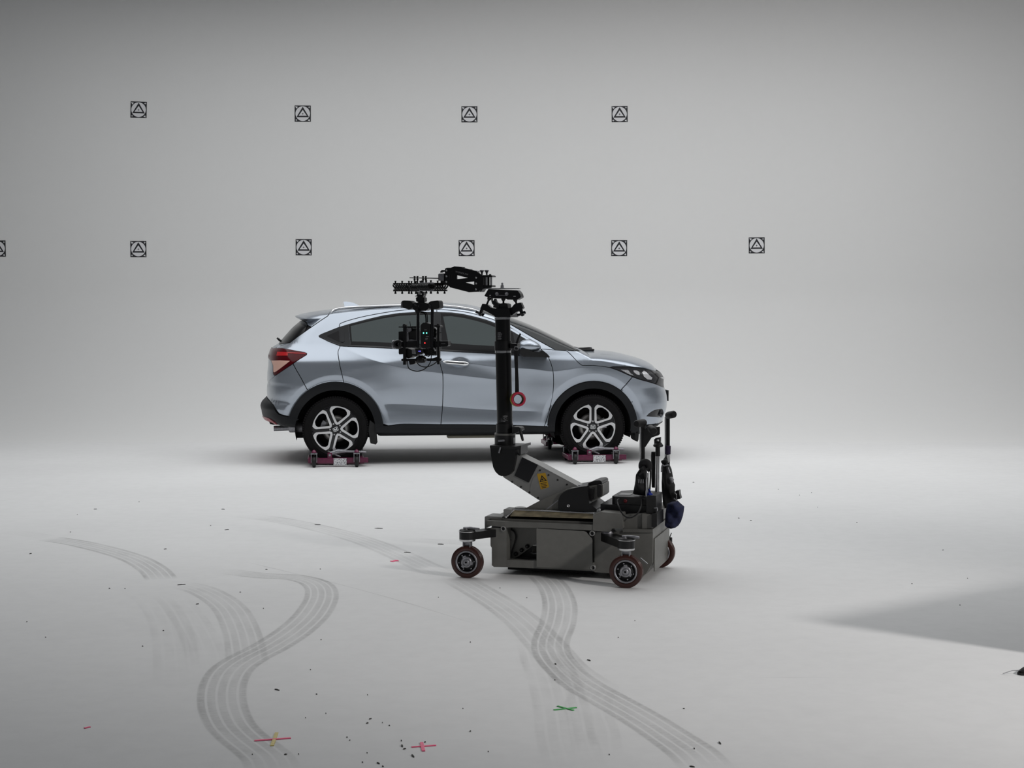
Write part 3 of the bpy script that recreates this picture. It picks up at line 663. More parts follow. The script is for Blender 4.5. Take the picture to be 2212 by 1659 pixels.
# ---- wheels, liners, mirror, handle, rails, aerial, underside
M['liner'] = mat('wheel_arch_liner', (.004, .004, .005), .85)
M['tyre'] = mat('tyre_rubber', (.0035, .003, .0035), .65, spec=.2, noise=.3, nscale=25, bump=.08)
M['alloy'] = mat('machined_alloy', (.88, .88, .89), .30, .75, noise=.06, nscale=200)
M['disc'] = mat('brake_disc', (.36, .35, .34), .4, .9, noise=.15, nscale=80)
def rot2(p, a): return (p[0] * math.cos(a) - p[1] * math.sin(a), p[0] * math.sin(a) + p[1] * math.cos(a))
def wheel(cx, sg, spin, near=True):
    """spin: angle of the first dark spoke. The wheel's face looks along -b (sg = 1) or +b"""
    yo = -.872 * sg; ax = Vector((0, sg, 0)); o = Vector((cx, yo, ZW)); ex, ey = (1, 0, 0), (0, 0, 1)
    mb = MB(); mb.lathe(o, ax, [(.030, .212), (.018, .229), (.012, .234), (.010, .2365), (.014, .2365), (.03, .225), (.19, .222), (.20, .236), (.203, .225), (.19, .19), (.07, .19), (.05, .212)], 72, False, True)
    def opening(k, grow):
        q = [(.066, 0), (.164, .076), (.190, .071), (.2165, .043), (.2205, 0), (.2165, -.043), (.190, -.071), (.164, -.076)]
        c = (.165, 0); q = [(c[0] + (p[0] - c[0]) * grow, p[1] * grow) for p in q]
        q = rounded(q, [.014, .018, .012, .02, .02, .02, .012, .018], 5)
        return [rot2(p, spin + math.radians(36) + k * 2 * PI / 5) for p in q]
    mb.prism(circ(.231, 90), o, ex, ey, ax, .022, .046, [opening(k, 1.03) for k in range(5)])
    for k in range(5):             # thin inner ribs of each spoke
        d = Vector((math.cos(spin + k * 2 * PI / 5), 0, math.sin(spin + k * 2 * PI / 5)))
        mb.box(o + d * .13 + ax * .021, (.15, .006, .016), Matrix.Rotation(-(spin + k * 2 * PI / 5), 3, 'Y'))
    w = mb.build('wheel', M['gloss'], car); w['label'] = 'black and silver five-spoke alloy'
    for k in range(5):
        sa = math.radians(36); hw = .0155
        side = [(hw / math.sin(sa) + .018, 0)]
        # edges run parallel to the two neighbouring spokes, flaring out at the rim
        def pt(r, off): return rot2((r, off), -sa)
        edge_r = [pt(.060, hw), pt(.195, hw + .001), pt(.212, hw + .010), pt(.224, .042)]
        rim_a = math.atan2(edge_r[-1][1], edge_r[-1][0])
        arcp = [(.232 * math.cos(t), .232 * math.sin(t)) for t in np.linspace(rim_a, -rim_a, 16)]
        out = [(hw / math.sin(sa) + .019, 0)] + edge_r + arcp + [(p[0], -p[1]) for p in edge_r[::-1]]
        out = [rot2(p, spin + sa + k * 2 * PI / 5) for p in out]
        f = MB(); f.prism(out, o, ex, ey, ax, .012, .024, [opening(k, 1.0)])
        f.build('spoke_facing', M['alloy'], w)
    t = MB(); wd = .215
    t.lathe(o, ax, [(.012, .2365), (.004, .250), (.000, .275), (.003, .300), (.010, .318), (.024, .329), (.05, .3335), (wd / 2, .334), (wd - .05, .3335), (wd - .024, .329), (wd - .010, .318), (wd - .003, .300), (wd, .275), (wd - .006, .245), (wd - .015, .232)], 96, False)
    t.lathe(o, ax, [(.002, .258), (-.0015, .262), (-.0015, .266), (.002, .270)], 72, False)
    for k in range(84):            # shoulder tread blocks
        a = 2 * PI * k / 84; d = Vector((math.cos(a), 0, math.sin(a)))
        t.box(o + ax * .016 + d * .3235, (.015, .020, .017), Matrix.Rotation(-a, 3, 'Y'))
        t.box(o + ax * (wd - .016) + d * .3235, (.015, .020, .017), Matrix.Rotation(-a, 3, 'Y'))
    t.build('tyre', M['tyre'], w)
    h = MB(); h.lathe(o, ax, [(.016, 0), (.016, .030), (.020, .036), (.03, .038)], 32, False); h.build('hub_cap', M['gloss'], w)
    e = MB()                       # raised letter emblem in a rounded frame
    def R2(p): q = rot2(p, spin - PI / 2); return q
    fr_ = rounded([(-.026, -.021), (.026, -.021), (.026, .021), (-.026, .021)], .009, 4); fi = rounded([(-.022, -.017), (.022, -.017), (.022, .017), (-.022, .017)], .007, 4)
    e.prism([R2(p) for p in fr_], o, ex, ey, ax, .0125, .017, [[R2(p) for p in fi]])
    hh = [(-.017, -.015), (-.0075, -.015), (-.0068, -.0035), (.0068, -.0035), (.0075, -.015), (.017, -.015), (.0135, .015), (.0058, .015), (.0055, .0035), (-.0055, .0035), (-.0058, .015), (-.0135, .015)]
    e.prism([R2((p[0], -p[1])) for p in hh], o, ex, ey, ax, .0125, .017); e.build('emblem', M['chrome'], w)
    for k in range(5):
        a = spin + k * 2 * PI / 5; d = Vector((math.cos(a), 0, math.sin(a)))
        n = MB(); n.lathe(o + d * .056, ax, [(.012, 0), (.012, .005), (.016, .009), (.03, .0095)], 14, False); n.build('lug_nut', M['steel'], w)
    b = MB(); b.lathe(o, ax, [(.095, .060), (.095, .138), (.115, .138), (.115, .060)], 48, False, True); b.lathe(o, ax, [(.07, 0), (.07, .066), (.10, .07)], 32, False); b.build('brake_disc', M['disc'], w)
    q = MB(); ca = math.radians(15 if cx > 1 else 165)
    for da in (-.22, 0, .22): q.box(o + ax * .085 + Vector((math.cos(ca + da), 0, math.sin(ca + da))) * .128, (.05, .03, .045), Matrix.Rotation(-ca - da, 3, 'Y'), .006)
    q.build('brake_caliper', M['dullsteel'], w)
    bk = MB(); bk.lathe(o, ax, [(.16, 0), (.16, .222)], 40, False); bk.build('back_plate', M['liner'], w)
    return w
wheel(0.0, 1, math.radians(112)); wheel(WB, 1, math.radians(90))
wheel(0.0, -1, math.radians(70)); wheel(WB, -1, math.radians(30))
for cx in (0.0, WB):
    for sg in (1, -1):
        l = MB(); pr = [(cx + (RI + .006) * math.cos(a), ZW + (RI + .006) * math.sin(a)) for a in np.linspace(-.28, PI + .28, 40)]
        n = len(pr); y0, y1 = -.845 * sg, -.52 * sg
        l.add([(p[0], y0, p[1]) for p in pr] + [(p[0], y1, p[1]) for p in pr], [(i, i + 1, n + i + 1, n + i) for i in range(n - 1)])
        l.add([(p[0], y1, p[1]) for p in pr], [tuple(range(n))]); l.build('wheel_arch_liner', M['liner'], car)
# underside: floor pan, exhaust, mud flaps
u = MB(); u.box((WB / 2, 0, .36), (WB - .84, 1.52, .16), None, .03); u.box((-.52, 0, .46), (.30, 1.2, .14), None, .04); u.box((WB + .55, 0, .36), (.30, 1.2, .2), None, .04); u.box((0, 0, .40), (.8, .9, .12)); u.box((WB, 0, .40), (.8, .9, .12))
u.build('floor_pan', M['shell'], car)
pz = K.at(1020, 941.5, -.6)
u = MB(); u.box((pz.x, -.62, pz.z), (.52, .16, .030), None, .008); u.build('sill_brace', mat('dull_beige_metal', (.20, .19, .15), .5, .5), car)
ex_ = K.at(600, 925.5, -.55)
u = MB(); u.tube([(ex_.x - .04, -.55, ex_.z), (ex_.x + .22, -.55, ex_.z + .01), (ex_.x + .40, -.50, ex_.z + .03)], .028, 14, False); u.lathe((ex_.x + .10, -.55, ex_.z + .012), (1, 0, 0), [(0, .02), (.02, .055), (.28, .055), (.30, .02)], 20); u.build('exhaust', M['dullsteel'], car)
f = S([(799, 908), (812, 918), (812, 946), (808.5, 951), (797.5, 948.5), (796, 930)])
u = MB(); u.prism(f, (0, 0, 0), (1, 0, 0), (0, 0, 1), (0, 1, 0), -.86, -.68); u.build('mud_flap', M['rubber'], car)
f = [(p.x, p.z) for p in [K.at(*q, -.66) for q in [(1368, 934), (1377, 934), (1376, 948), (1374, 953), (1369.3, 949)]]]
u = MB(); u.prism(f, (0, 0, 0), (1, 0, 0), (0, 0, 1), (0, 1, 0), -.74, -.50); u.build('air_deflector', M['rubber'], car)

# shark-fin aerial, roof rails, wipers, mirror, door handle
def along_roof(u0, u1, pts, y, n=26):
    q = S(pts); fx = pchip([p[0] for p in q], [p[1] for p in q]); X = np.linspace(q[0][0], q[-1][0], n); return [(x, float(fx(x))) for x in X]
fin = [K.at(u, v, .0) for u, v in [(744, 665.5), (743.5, 659), (741.8, 653), (743.5, 651.4), (752, 651.6), (764, 654.2), (779, 661.8), (779, 664), (744, 667)]]
mb = MB(); L = [(p.x, p.z) for p in fin]; cxx = sum(p[0] for p in L) / len(L); top = max(p[1] for p in L); low = min(p[1] for p in L)
vs = []; n = len(L)
for sgn in (-1, 1):
    for x, z in L: vs.append((x, sgn * (.006 + .034 * (1 - (z - low) / (top - low))), z))
mb.add(vs, [tuple(range(n)), tuple(range(2 * n - 1, n - 1, -1))] + [(i, n + i, n + (i + 1) % n, (i + 1) % n) for i in range(n)], False); mb.build('roof_aerial', P_, car)
rail = S([(716, 674.4), (719, 671), (727, 667.8), (740, 665.4), (760, 663.9), (790, 662.4), (830, 660.8), (866, 660), (910, 659.6), (951, 660.2), (985, 663), (1002.3, 665.4), (1020, 668.6), (1036.7, 672.9)])
for sg in (-1, 1):
    mb = MB(); P = []
    for x, z in rail:
        w = float(Wf(x, min(z - .018, float(zt(x)) - .035))) - .015; P.append((x, sg * w, z))
    rr = [.004] + [.013] * (len(P) - 2) + [.004]
    mb.tube(P, rr, 10, True, 4); mb.build('roof_rail', mat('satin_silver_rail', (.70, .71, .73), .22, 1.0) if sg < 0 else bpy.data.materials['satin_silver_rail'], car)
wp = K.at(604, 734, 0); wq = K.at(598.5, 731, 0)
mb = MB(); mb.tube([(wp.x + .03, -.02, wp.z - .02), (wp.x, -.02, wp.z - .004), (wq.x, -.02, wq.z + .006)], [.008, .012, .009], 10); mb.box((wq.x + .018, -.06, wq.z - .004), (.014, .20, .014), None, .004); mb.build('rear_wiper', M['black'], car)
mb = MB(); bp = K.at(1242, 753, -.25)
mb.tube([(bp.x, -.28, bp.z - .01), (bp.x + .01, -.27, bp.z + .012), (bp.x - .05, -.2, bp.z + .02)], .008, 8); mb.lathe((bp.x + .01, -.28, bp.z - .025), (0, 0, 1), [(0, .022), (.03, .022), (.04, .01)], 14)
mb.box((bp.x + .09, -.24, bp.z - .012), (.20, .24, .022), None, .008); mb.tube([(bp.x + .03, -.27, bp.z), (bp.x + .16, -.2, bp.z + .004), (bp.x + .20, -.1, bp.z)], .010, 8); mb.build('windscreen_wiper', M['black'], car)
mb = MB(); a, b_ = K.at(1199, 741.5, -.36), K.at(1226, 753, -.36); mb.tube([(a.x, -.375, a.z), (b_.x, -.36, b_.z)], .005, 6); mb.build('wiper_blade', M['black'], car)
for sg in (-1, 1):                 # door mirrors: an egg-shaped cap over a dark foot
    c = K.at(1144, 747.0, -1.0); foot = S([(1172, 768)])[0]
    bm = bmesh.new(); bmesh.ops.create_uvsphere(bm, u_segments=28, v_segments=16, radius=1); vs = []; vi = {}
    pts = [v.co.copy() for v in bm.verts]; fs = [[v.index for v in f.verts] for f in bm.faces]; bm.free()
    def shp(p):
        x = p.x * .118; z = p.z * (.066 if p.z > 0 else .062); y = p.y * .09
        z += -.022 * max(0, p.x) ** 1.5; z *= 1 - .22 * max(0, p.x); x = max(x, -.104 + .012 * p.z)
        return (c.x + x, sg * (.985 + y * 1.0) if sg > 0 else -(.985) + y, c.z + z)
    cap = MB(); cap.add([shp(p) for p in pts], fs); o = cap.build('door_mirror', P_, car)
    ft = MB(); L = [(p.x, p.z) for p in [K.at(u, v, -.98) for u, v in [(1121.5, 753), (1140, 754), (1148, 759), (1163, 760), (1169, 755.5)]]]
    L += S([(1176, 763), (1183, 771)]) + [(p.x, p.z) for p in [K.at(u, v, -.95) for u, v in [(1143, 770), (1128, 770), (1121, 765.5)]]]
    y0, y1 = (-1.06, -.84) if sg < 0 else (.84, 1.06)
    ft.prism(rounded(L, .012, 3), (0, 0, 0), (1, 0, 0), (0, 0, 1), (0, 1, 0), y0, y1); ft.build('mirror_foot', M['black'], o)
hx0, hx1 = S([(957, 781.4)])[0], S([(1011.5, 786)])[0]
mb = MB(); P = []
for t in np.linspace(0, 1, 12):
    x = hx0[0] + (hx1[0] - hx0[0]) * t; z = hx0[1] + (hx1[1] - hx0[1]) * t; P.append((x, -float(Wf(x, z)) - .004 - .034 * math.sin(PI * min(max(t, .04), .96)) ** .5, z))
mb.tube(P, [.006, .015, .019, .019, .019, .019, .019, .019, .021, .022, .020, .010], 12, True, 2, ry=.010); h = mb.build('door_handle', M['chrome'], car); h['label'] = 'chrome door handle'
mb = MB(); P2 = [(p[0], p[1] - .011, p[2] + .0005) for p in P[1:-2]]; mb.tube(P2, .006, 8, True, 2, ry=.003); mb.build('handle_inlay', M['gloss'], h)
# cabin: bench and front seats, dashboard, seen dimly through the tinted glass
seat_m = mat('dark_seat_cloth', (.012, .012, .013), .9)
for y in (-.37, .37):
    m = MB(); m.box((1.12, y, .98), (.20, .48, .62), Matrix.Rotation(-.28, 3, 'Y'), .05); m.box((1.40, y, .66), (.50, .48, .16), None, .05); m.build('front_seat', seat_m, car)
    m = MB(); m.box((1.01, y, 1.36), (.10, .26, .17), Matrix.Rotation(-.2, 3, 'Y'), .04); m.build('head_restraint', seat_m, car)
m = MB(); m.box((.22, 0, .98), (.20, 1.16, .56), Matrix.Rotation(-.35, 3, 'Y'), .06); m.box((.50, 0, .66), (.46, 1.16, .14), None, .05); m.build('rear_bench', seat_m, car)
m = MB(); m.box((1.98, 0, .96), (.36, 1.36, .22), None, .07); m.build('dashboard', seat_m, car)
# plate on the nose
pl = K.at(1444.6, 851, 0.0); x_ = float(xf(pl.z))
mb = MB(); mb.box((x_ + .012, 0, pl.z - .005), (.012, .44, .115), None, .002); mb.build('number_plate', M['black'], car)
# fog lamp tube
fc = S([(1430, 891.5)])[0]; yy = -float(Wf(fc[0] - .01, fc[1]))
mb = MB(); mb.lathe((fc[0] - .03, yy + .02, fc[1]), (.35, -.94, 0), [(.0, .012), (.0, .030), (.030, .036), (.034, .036), (.034, .030), (.012, .026), (.012, 0)], 24, False); mb.build('fog_lamp', M['lampdark'], car)

# ------------------------------------------------------------------ wheel skates under the tyres
M['purple'] = mat('magenta_enamel', (.13, .008, .048), .40, .1, noise=.2, nscale=40, coat=.2)
lab = bpy.data.materials.new('printed_label'); lab.use_nodes = True; nt = lab.node_tree; bs = nt.nodes['Principled BSDF']
tc = nt.nodes.new('ShaderNodeTexCoord'); mp = nt.nodes.new('ShaderNodeMapping'); mp.inputs['Scale'].default_value = (130, 1, 60); no = nt.nodes.new('ShaderNodeTexNoise'); no.inputs['Scale'].default_value = 1.0; no.inputs['Detail'].default_value = 3
rp = nt.nodes.new('ShaderNodeValToRGB'); rp.color_ramp.elements[0].position = .40; rp.color_ramp.elements[0].color = (.10, .10, .12, 1); rp.color_ramp.elements[1].position = .48; rp.color_ramp.elements[1].color = (.72, .72, .74, 1)
for a, b_ in ((tc.outputs['Object'], mp.inputs[0]), (mp.outputs[0], no.inputs['Vector']), (no.outputs['Fac'], rp.inputs[0]), (rp.outputs[0], bs.inputs['Base Color'])): nt.links.new(a, b_)
def skate(wx, side, label):
    """side -1: near flank, bar facing the camera; +1 far flank"""
    o = K.o + K.ea * wx
    t = thing('wheel_skate', label, 'wheel skate', (o.x, o.y, 0), CAR_YAW, 'purple wheel skates under the car')
    s = side; yb = .985 * s; zb_ = .062
    fr_ = MB(); fr_.box((.03, yb, zb_), (.58, .050, .050), None, .006); fr_.box((.05, yb - .03 * s, zb_ - .028), (.46, .02, .02))
    fr_.box((-.256, .80 * s, .060), (.040, .40, .045), None, .006); fr_.box((.258, .80 * s, .060), (.040, .40, .045), None, .006)
    fr_.box((-.06, yb, .105), (.045, .040, .07), None, .008); f = fr_.build('frame', M['purple'], t)
    for x in (-.206, .206):
        r = MB(); r.cyl((x, (.66) * s, .066), (x, .90 * s, .066), .026, None, 18); r.build('roller', M['steel'], t)
    le = MB(); le.tube([(-.055, yb - .012 * s, .128), (.02, yb - .012 * s, .150), (.09, yb - .012 * s, .152)], [.020, .024, .016], 10); le.tube([(.08, yb - .012 * s, .150), (.30, yb - .012 * s, .140)], .012, 10, ry=.016)
    le.tube([(-.03, yb - .012 * s, .13), (.045, yb - .012 * s, .095)], .009, 8); le.cyl((-.06, yb - .045 * s, .118), (-.06, yb + .03 * s, .118), .012); le.build('foot_pedal', M['dullsteel'], t)
    lb = MB(); lb.prism([(-.024, .018), (.104, .014), (.106, .084), (-.022, .086)], (0, 0, 0), (1, 0, 0), (0, 0, 1), (0, s, 0), .985 + .026, .985 + .0275); lb.build('paper_label', lab, t)
    for (x, y) in ((-.215, yb + .055 * s), (.205, yb + .055 * s), (-.235, .60 * s), (.245, .60 * s)):
        c = MB(); c.box((x, y, .136), (.066, .07, .010), None, .003)
        for q in (-1, 1): c.prism([(-.026, 0), (.026, 0), (.018, -.085), (-.018, -.085)], (x + q * .027, y, .134), (0, 1, 0), (0, 0, 1), (1, 0, 0), -.003, .003)
        c.cyl((x, y, .140), (x, y, .158), .020, .014); cc = c.build('caster', M['dullsteel'], t)
        w = MB(); w.lathe((x - .019, y, .056), (1, 0, 0), [(0, .036), (.002, .050), (.008, .056), (.030, .056), (.036, .050), (.038, .036)], 28); w.build('caster_wheel', M['rubber'], cc)
        k = MB(); k.lathe((x, y, .146), (0, 0, 1), [(0, .026), (.012, .022), (.026, .010), (.030, 0)], 14, False); k.build('kingpin_cap', M['purple'], cc)
    return t
skate(0.0, -1, 'purple wheel skate under the near rear wheel with a white label')
skate(WB, -1, 'purple wheel skate under the near front wheel, behind the grey dolly')
skate(0.0, 1, 'purple wheel skate behind, under the far rear wheel')
skate(WB, 1, 'purple wheel skate behind, under the far front wheel')
# ------------------------------------------------------------------ the camera dolly
M['grey'] = mat('grey_hammered_enamel', (.155, .153, .142), .45, .2, noise=.12, nscale=14)
M['armgrey'] = mat('light_grey_enamel', (.25, .25, .245), .42, .2, noise=.06, nscale=20)
M['grit'] = mat('black_grip_tape', (.022, .022, .022), .9, noise=.6, nscale=260, bump=.6)
M['brass'] = mat('worn_plywood_tray', (.20, .165, .10), .45, .3, noise=.55, nscale=16, bump=.1)
M['pu'] = mat('red_brown_polyurethane', (.036, .0058, .0026), .36, noise=.3, nscale=20, coat=.1)
M['navy'] = mat('dark_navy_cloth', (.008, .012, .048), .85, noise=.4, nscale=50, bump=.3)
M['bagblack'] = mat('black_nylon_cloth', (.006, .006, .007), .8, noise=.4, nscale=50, bump=.3)
_q = on_floor(1062.5, 1223.8, .05)
R = Frame(_q, math.radians(-15.5))
dolly = thing('camera_dolly', 'grey remote-controlled camera dolly with black column standing before the car', 'camera dolly', (R.o.x, R.o.y, 0), R.yaw)
EX, EZ, EY, O0 = (1, 0, 0), (0, 0, 1), (0, 1, 0), (0, 0, 0)
def P2(pts, b): return [(p.x, p.z) for p in [R.at(u, v, b) for u, v in pts]]
def slab(mb, pts, b0, b1, rnd_=0.0, holes=()):
    """an outline facing the camera at depth b0, as thick as b1 - b0"""
    L = P2(pts, b0)
    if rnd_: L = rounded(L, rnd_, 4)
    return mb.prism(L, O0, EX, EZ, EY, b0, b1, [P2(h, b0) for h in holes])
def at(u, v, b): return R.at(u, v, b)
PX = R.px(.3)
# chassis: side frame, end posts, rails, rear body
DB = .56                            # depth of the chassis
m = MB()
slab(m, [(1051.5, 1125), (1281, 1134.3), (1281, 1146.2), (1160, 1140.5), (1097, 1139), (1095, 1140), (1051.5, 1134.6)], .0, .05)
slab(m, [(1059.5, 1140), (1094, 1140.6), (1094, 1225.2), (1066.7, 1224.7), (1062.3, 1221), (1062.2, 1183.5), (1059.5, 1178.5)], .0, .10)
slab(m, [(1094, 1209.2), (1282, 1216), (1282.7, 1233.8), (1159, 1228), (1094, 1225.2)], .004, .05)
slab(m, [(1281, 1111.7), (1298, 1106), (1342, 1110), (1344.5, 1116), (1345, 1141.5), (1322, 1142), (1318, 1149.2), (1281, 1146.2)], -.004, .12)
slab(m, [(1279, 1149), (1296, 1149.5), (1296, 1236), (1279, 1234)], .05, .10)
for L in ([(1051.5, 1126), (1281, 1135), (1282, 1158), (1066, 1150)], [(1066, 1206), (1282, 1212), (1282, 1234), (1066, 1225)]): m.prism(P2(L, 0), O0, EX, EZ, EY, DB - .05, DB)   # far side frame
m.box((at(1170, 1130, 0).x, DB / 2, at(1170, 1131, 0).z), (at(1281, 1130, 0).x - at(1052, 1130, 0).x, DB - .08, .03))
m.box((at(1078, 1180, 0).x + .0, DB / 2 + .02, at(1078, 1180, 0).z), (.07, DB - .06, .20), None, .012)
m.build('chassis_frame', M['grey'], dolly)
m = MB(); m.box((at(1185, 1225, .05).x, .30, .036), (.52, .42, .030)); m.build('belly_pan', M['shell'], dolly)
m = MB()                           # the lower body behind the right-hand wheel and its end face
xb0, xb1 = at(1284, 1190, .06).x, at(1410, 1190, .02).x
slab(m, [(1284, 1150), (1410.5, 1143.6), (1409.4, 1216), (1394.8, 1240.3), (1386, 1243), (1284, 1236)], .03, .60)
slab(m, [(1345, 1113), (1388, 1110), (1388, 1143), (1345, 1142)], .05, .60); slab(m, [(1387, 1110), (1408, 1112), (1408, 1142), (1387, 1142)], .035, .60)
slab(m, [(1345, 1143), (1410, 1143.6), (1410, 1150), (1345, 1150)], .02, .06)
m.build('rear_body', M['grey'], dolly)
m = MB(); e0, e1 = at(1411, 1190, .04), at(1411, 1190, .56)
m.box((e0.x + .003, .31, .15), (.006, .50, .19)); m.build('end_plate', M['grey'], dolly)
m = MB(); slab(m, [(1158.9, 1141.6), (1261, 1147.3), (1266, 1149), (1278, 1163), (1279.6, 1168), (1279.6, 1231), (1159, 1225)], -.005, .0); m.build('side_cover', mat('grey_cover_panel', (.175, .173, .160), .5, .15, noise=.05, nscale=30), dolly)
m = MB(); slab(m, [(1161, 1140), (1281, 1146), (1281, 1231), (1161, 1224)], .022, .03); m.build('inner_wall', M['shell'], dolly)
m = MB()                           # inner plate with its curved edge, and the machinery behind the opening
slab(m, [(1094, 1139), (1160, 1141), (1160, 1172), (1147, 1181), (1132, 1193), (1118, 1203), (1104, 1208), (1100, 1204), (1112, 1168), (1113, 1156), (1108, 1147), (1100, 1143), (1094, 1143)], .12, .13)
m.build('inner_plate', M['grey'], dolly)
m = MB(); slab(m, [(1094, 1143), (1100, 1143), (1108, 1147), (1113, 1156), (1112, 1168), (1100, 1204), (1104, 1212), (1094, 1212)], .10, .105); m.build('inner_cheek', M['grey'], dolly)
m = MB(); m.tube([at(u, v, .10) for u, v in [(1097, 1142), (1106, 1145), (1112, 1151), (1114.5, 1160), (1112, 1172), (1107, 1187), (1102, 1203), (1103, 1208)]], .0045, 8, True, 4); m.build('cable', M['rubber'], dolly)
m = MB()
slab(m, [(1102, 1206), (1120, 1200), (1135, 1190), (1147, 1183), (1145, 1195), (1150, 1197), (1160, 1197), (1160, 1210), (1102, 1210)], .16, .2)
for u, v in [(1127.5, 1188), (1139.5, 1180), (1115, 1196), (1104, 1165)]: m.lathe(at(u, v, .115), (0, -1, 0), [(0, .012), (.012, .012), (.012, .006), (.02, .006)], 10)
m.tube([at(1108, 1206, .15), at(1135, 1205, .12), at(1158, 1207, .12)], .006, 8); m.build('drive_gear', M['black'], dolly)
for u, v in [(1086.6, 1142.3), (1278.7, 1152.4), (1280, 1226.6)]:
    c = at(u, v, -.006); n = MB(); n.lathe(c, EY, [(0, .010), (0, .0165), (.03, .0165), (.03, .010)], 20, False, True); n.build('lug_ring', M['armgrey'], dolly)
    n = MB(); n.lathe(c + Vector((0, .004, 0)), EY, [(0, 0), (0, .0105)], 16, False); n.build('lug_hole', M['shell'], dolly)
# deck and tray
zt1 = at(1170, 1127.8, 0).z
m = MB(); x0, x1 = at(1070, 1126, 0).x, at(1281, 1134, 0).x
m.box(((x0 + x1) / 2, .30, zt1 + .002), (x1 - x0, .50, .012)); m.build('grip_deck', M['grit'], dolly)
m = MB(); A = P2([(1110, 1101.8), (1282, 1109.4), (1281, 1120.5), (1101, 1115)], .07)
za = [at(1110, 1102.5, .12), at(1282, 1109.8, .12), at(1281, 1120.5, .03), at(1102, 1115, .03)]
m.add([za[0], za[1], za[2], za[3]] + [p + Vector((0, .05, -.03)) for p in za], [(0, 1, 2, 3)[::-1], (4, 5, 6, 7), (0, 4, 5, 1), (0, 3, 7, 4), (1, 5, 6, 2)], False); tr = m.build('foot_tray', M['brass'], dolly)
m = MB(); m.tube([at(1092, 1118.5, .03), at(1096, 1116, .04), at(1109, 1102.5, .115), at(1112, 1101.2, .12), at(1200, 1105.2, .12), at(1283, 1109.4, .12)], .0065, 8); m.build('tray_rail', M['steel'], tr)
m = MB(); slab(m, [(1087.5, 1100.5), (1091, 1099.6), (1103, 1101), (1102, 1109), (1096, 1119), (1088, 1116)], .06, .16, .004); m.build('tray_bracket', M['armgrey'], dolly)
m = MB(); slab(m, [(1047, 1116), (1052, 1114.8), (1084, 1116.5), (1084, 1125), (1051.5, 1126), (1051, 1140), (1047, 1143.5)], .05, .18, .004)
c = at(1066, 1117.5, .12); m.cyl(c, c + Vector((0, 0, .008)), .045, .042, 28); m.build('corner_block', M['armgrey'], dolly)
for u, v, b, r in ((1124, 1097, .50, .036), (1312, 1108, .10, .040)):
    c = at(u, v, b); m = MB(); m.lathe(c - Vector((0, 0, .05)), (0, 0, 1), [(0, r), (.050, r), (.055, r * .9), (.055, r * .6), (.051, r * .55), (.051, 0)], 28, False); m.build('pivot_cap', M['armgrey'], dolly)
# wheels on swivelling arms
def dolly_wheel(pc, b, spin, r=.0945):
    """pc: wheel centre (local a, z) measured at depth b"""
    o = Vector((pc.x, b, r)); ax = Vector((0, 1, 0)); w = MB()
    for s in (0, .026): w.lathe(o, ax, [(s + .002, .066), (s, .072), (s, r - .005), (s + .004, r), (s + .015, r), (s + .019, r - .005), (s + .019, .066)], 56, False, True)
    w.lathe(o, ax, [(.010, .064), (.040, .064)], 40, False); ob = w.build('wheel', M['pu'], dolly)
    q = MB(); q.lathe(o, ax, [(.006, .056), (-.003, .058), (-.003, .066), (.002, .0675), (.046, .0675)], 48, False); q.build('rim_ring', M['dullsteel'], ob)
    q = MB(); q.lathe(o, ax, [(.004, 0), (.004, .057), (.02, .058)], 40, False); q.build('wheel_plate', M['satin'], ob)
    q = MB(); q.lathe(o, ax, [(-.010, .006), (-.010, .0155), (-.004, .018), (-.004, .021), (-.007, .023), (-.007, .031), (.004, .033)], 36, False)
    for k in range(3):
        a = spin + k * 2 * PI / 3; d = Vector((math.cos(a), 0, math.sin(a))); q.box(o + d * .033 - ax * .001, (.014, .010, .020), Matrix.Rotation(-a, 3, 'Y'), .003)
    q.build('hub', M['dullsteel'], ob)
    for k in range(6):
        a = spin + .25 + k * PI / 3; q = MB(); q.lathe(o + Vector((math.cos(a), 0, math.sin(a))) * .046 - ax * .0, ax, [(0, 0), (0, .0042), (.006, .0042)], 10, False); q.build('bolt', M['dullsteel'], ob)
    return ob
def fork(pc, b, ztop, r=.0945):
    m = MB(); x = pc.x
    m.box((x, b + .0225, ztop - .006), (.046, .050, .012), None, .003)
    m.prism([(-.024, ztop - .002), (.024, ztop - .002), (.020, r + .02), (-.020, r + .02)], (x, b + .0225, 0), EX, EZ, EY, -.0032, .0032)
    for s in (-1, 1): m.box((x + s * .021, b + .0225, ztop - .024), (.004, .044, .036))
    m.build('fork', M['dullsteel'], dolly)
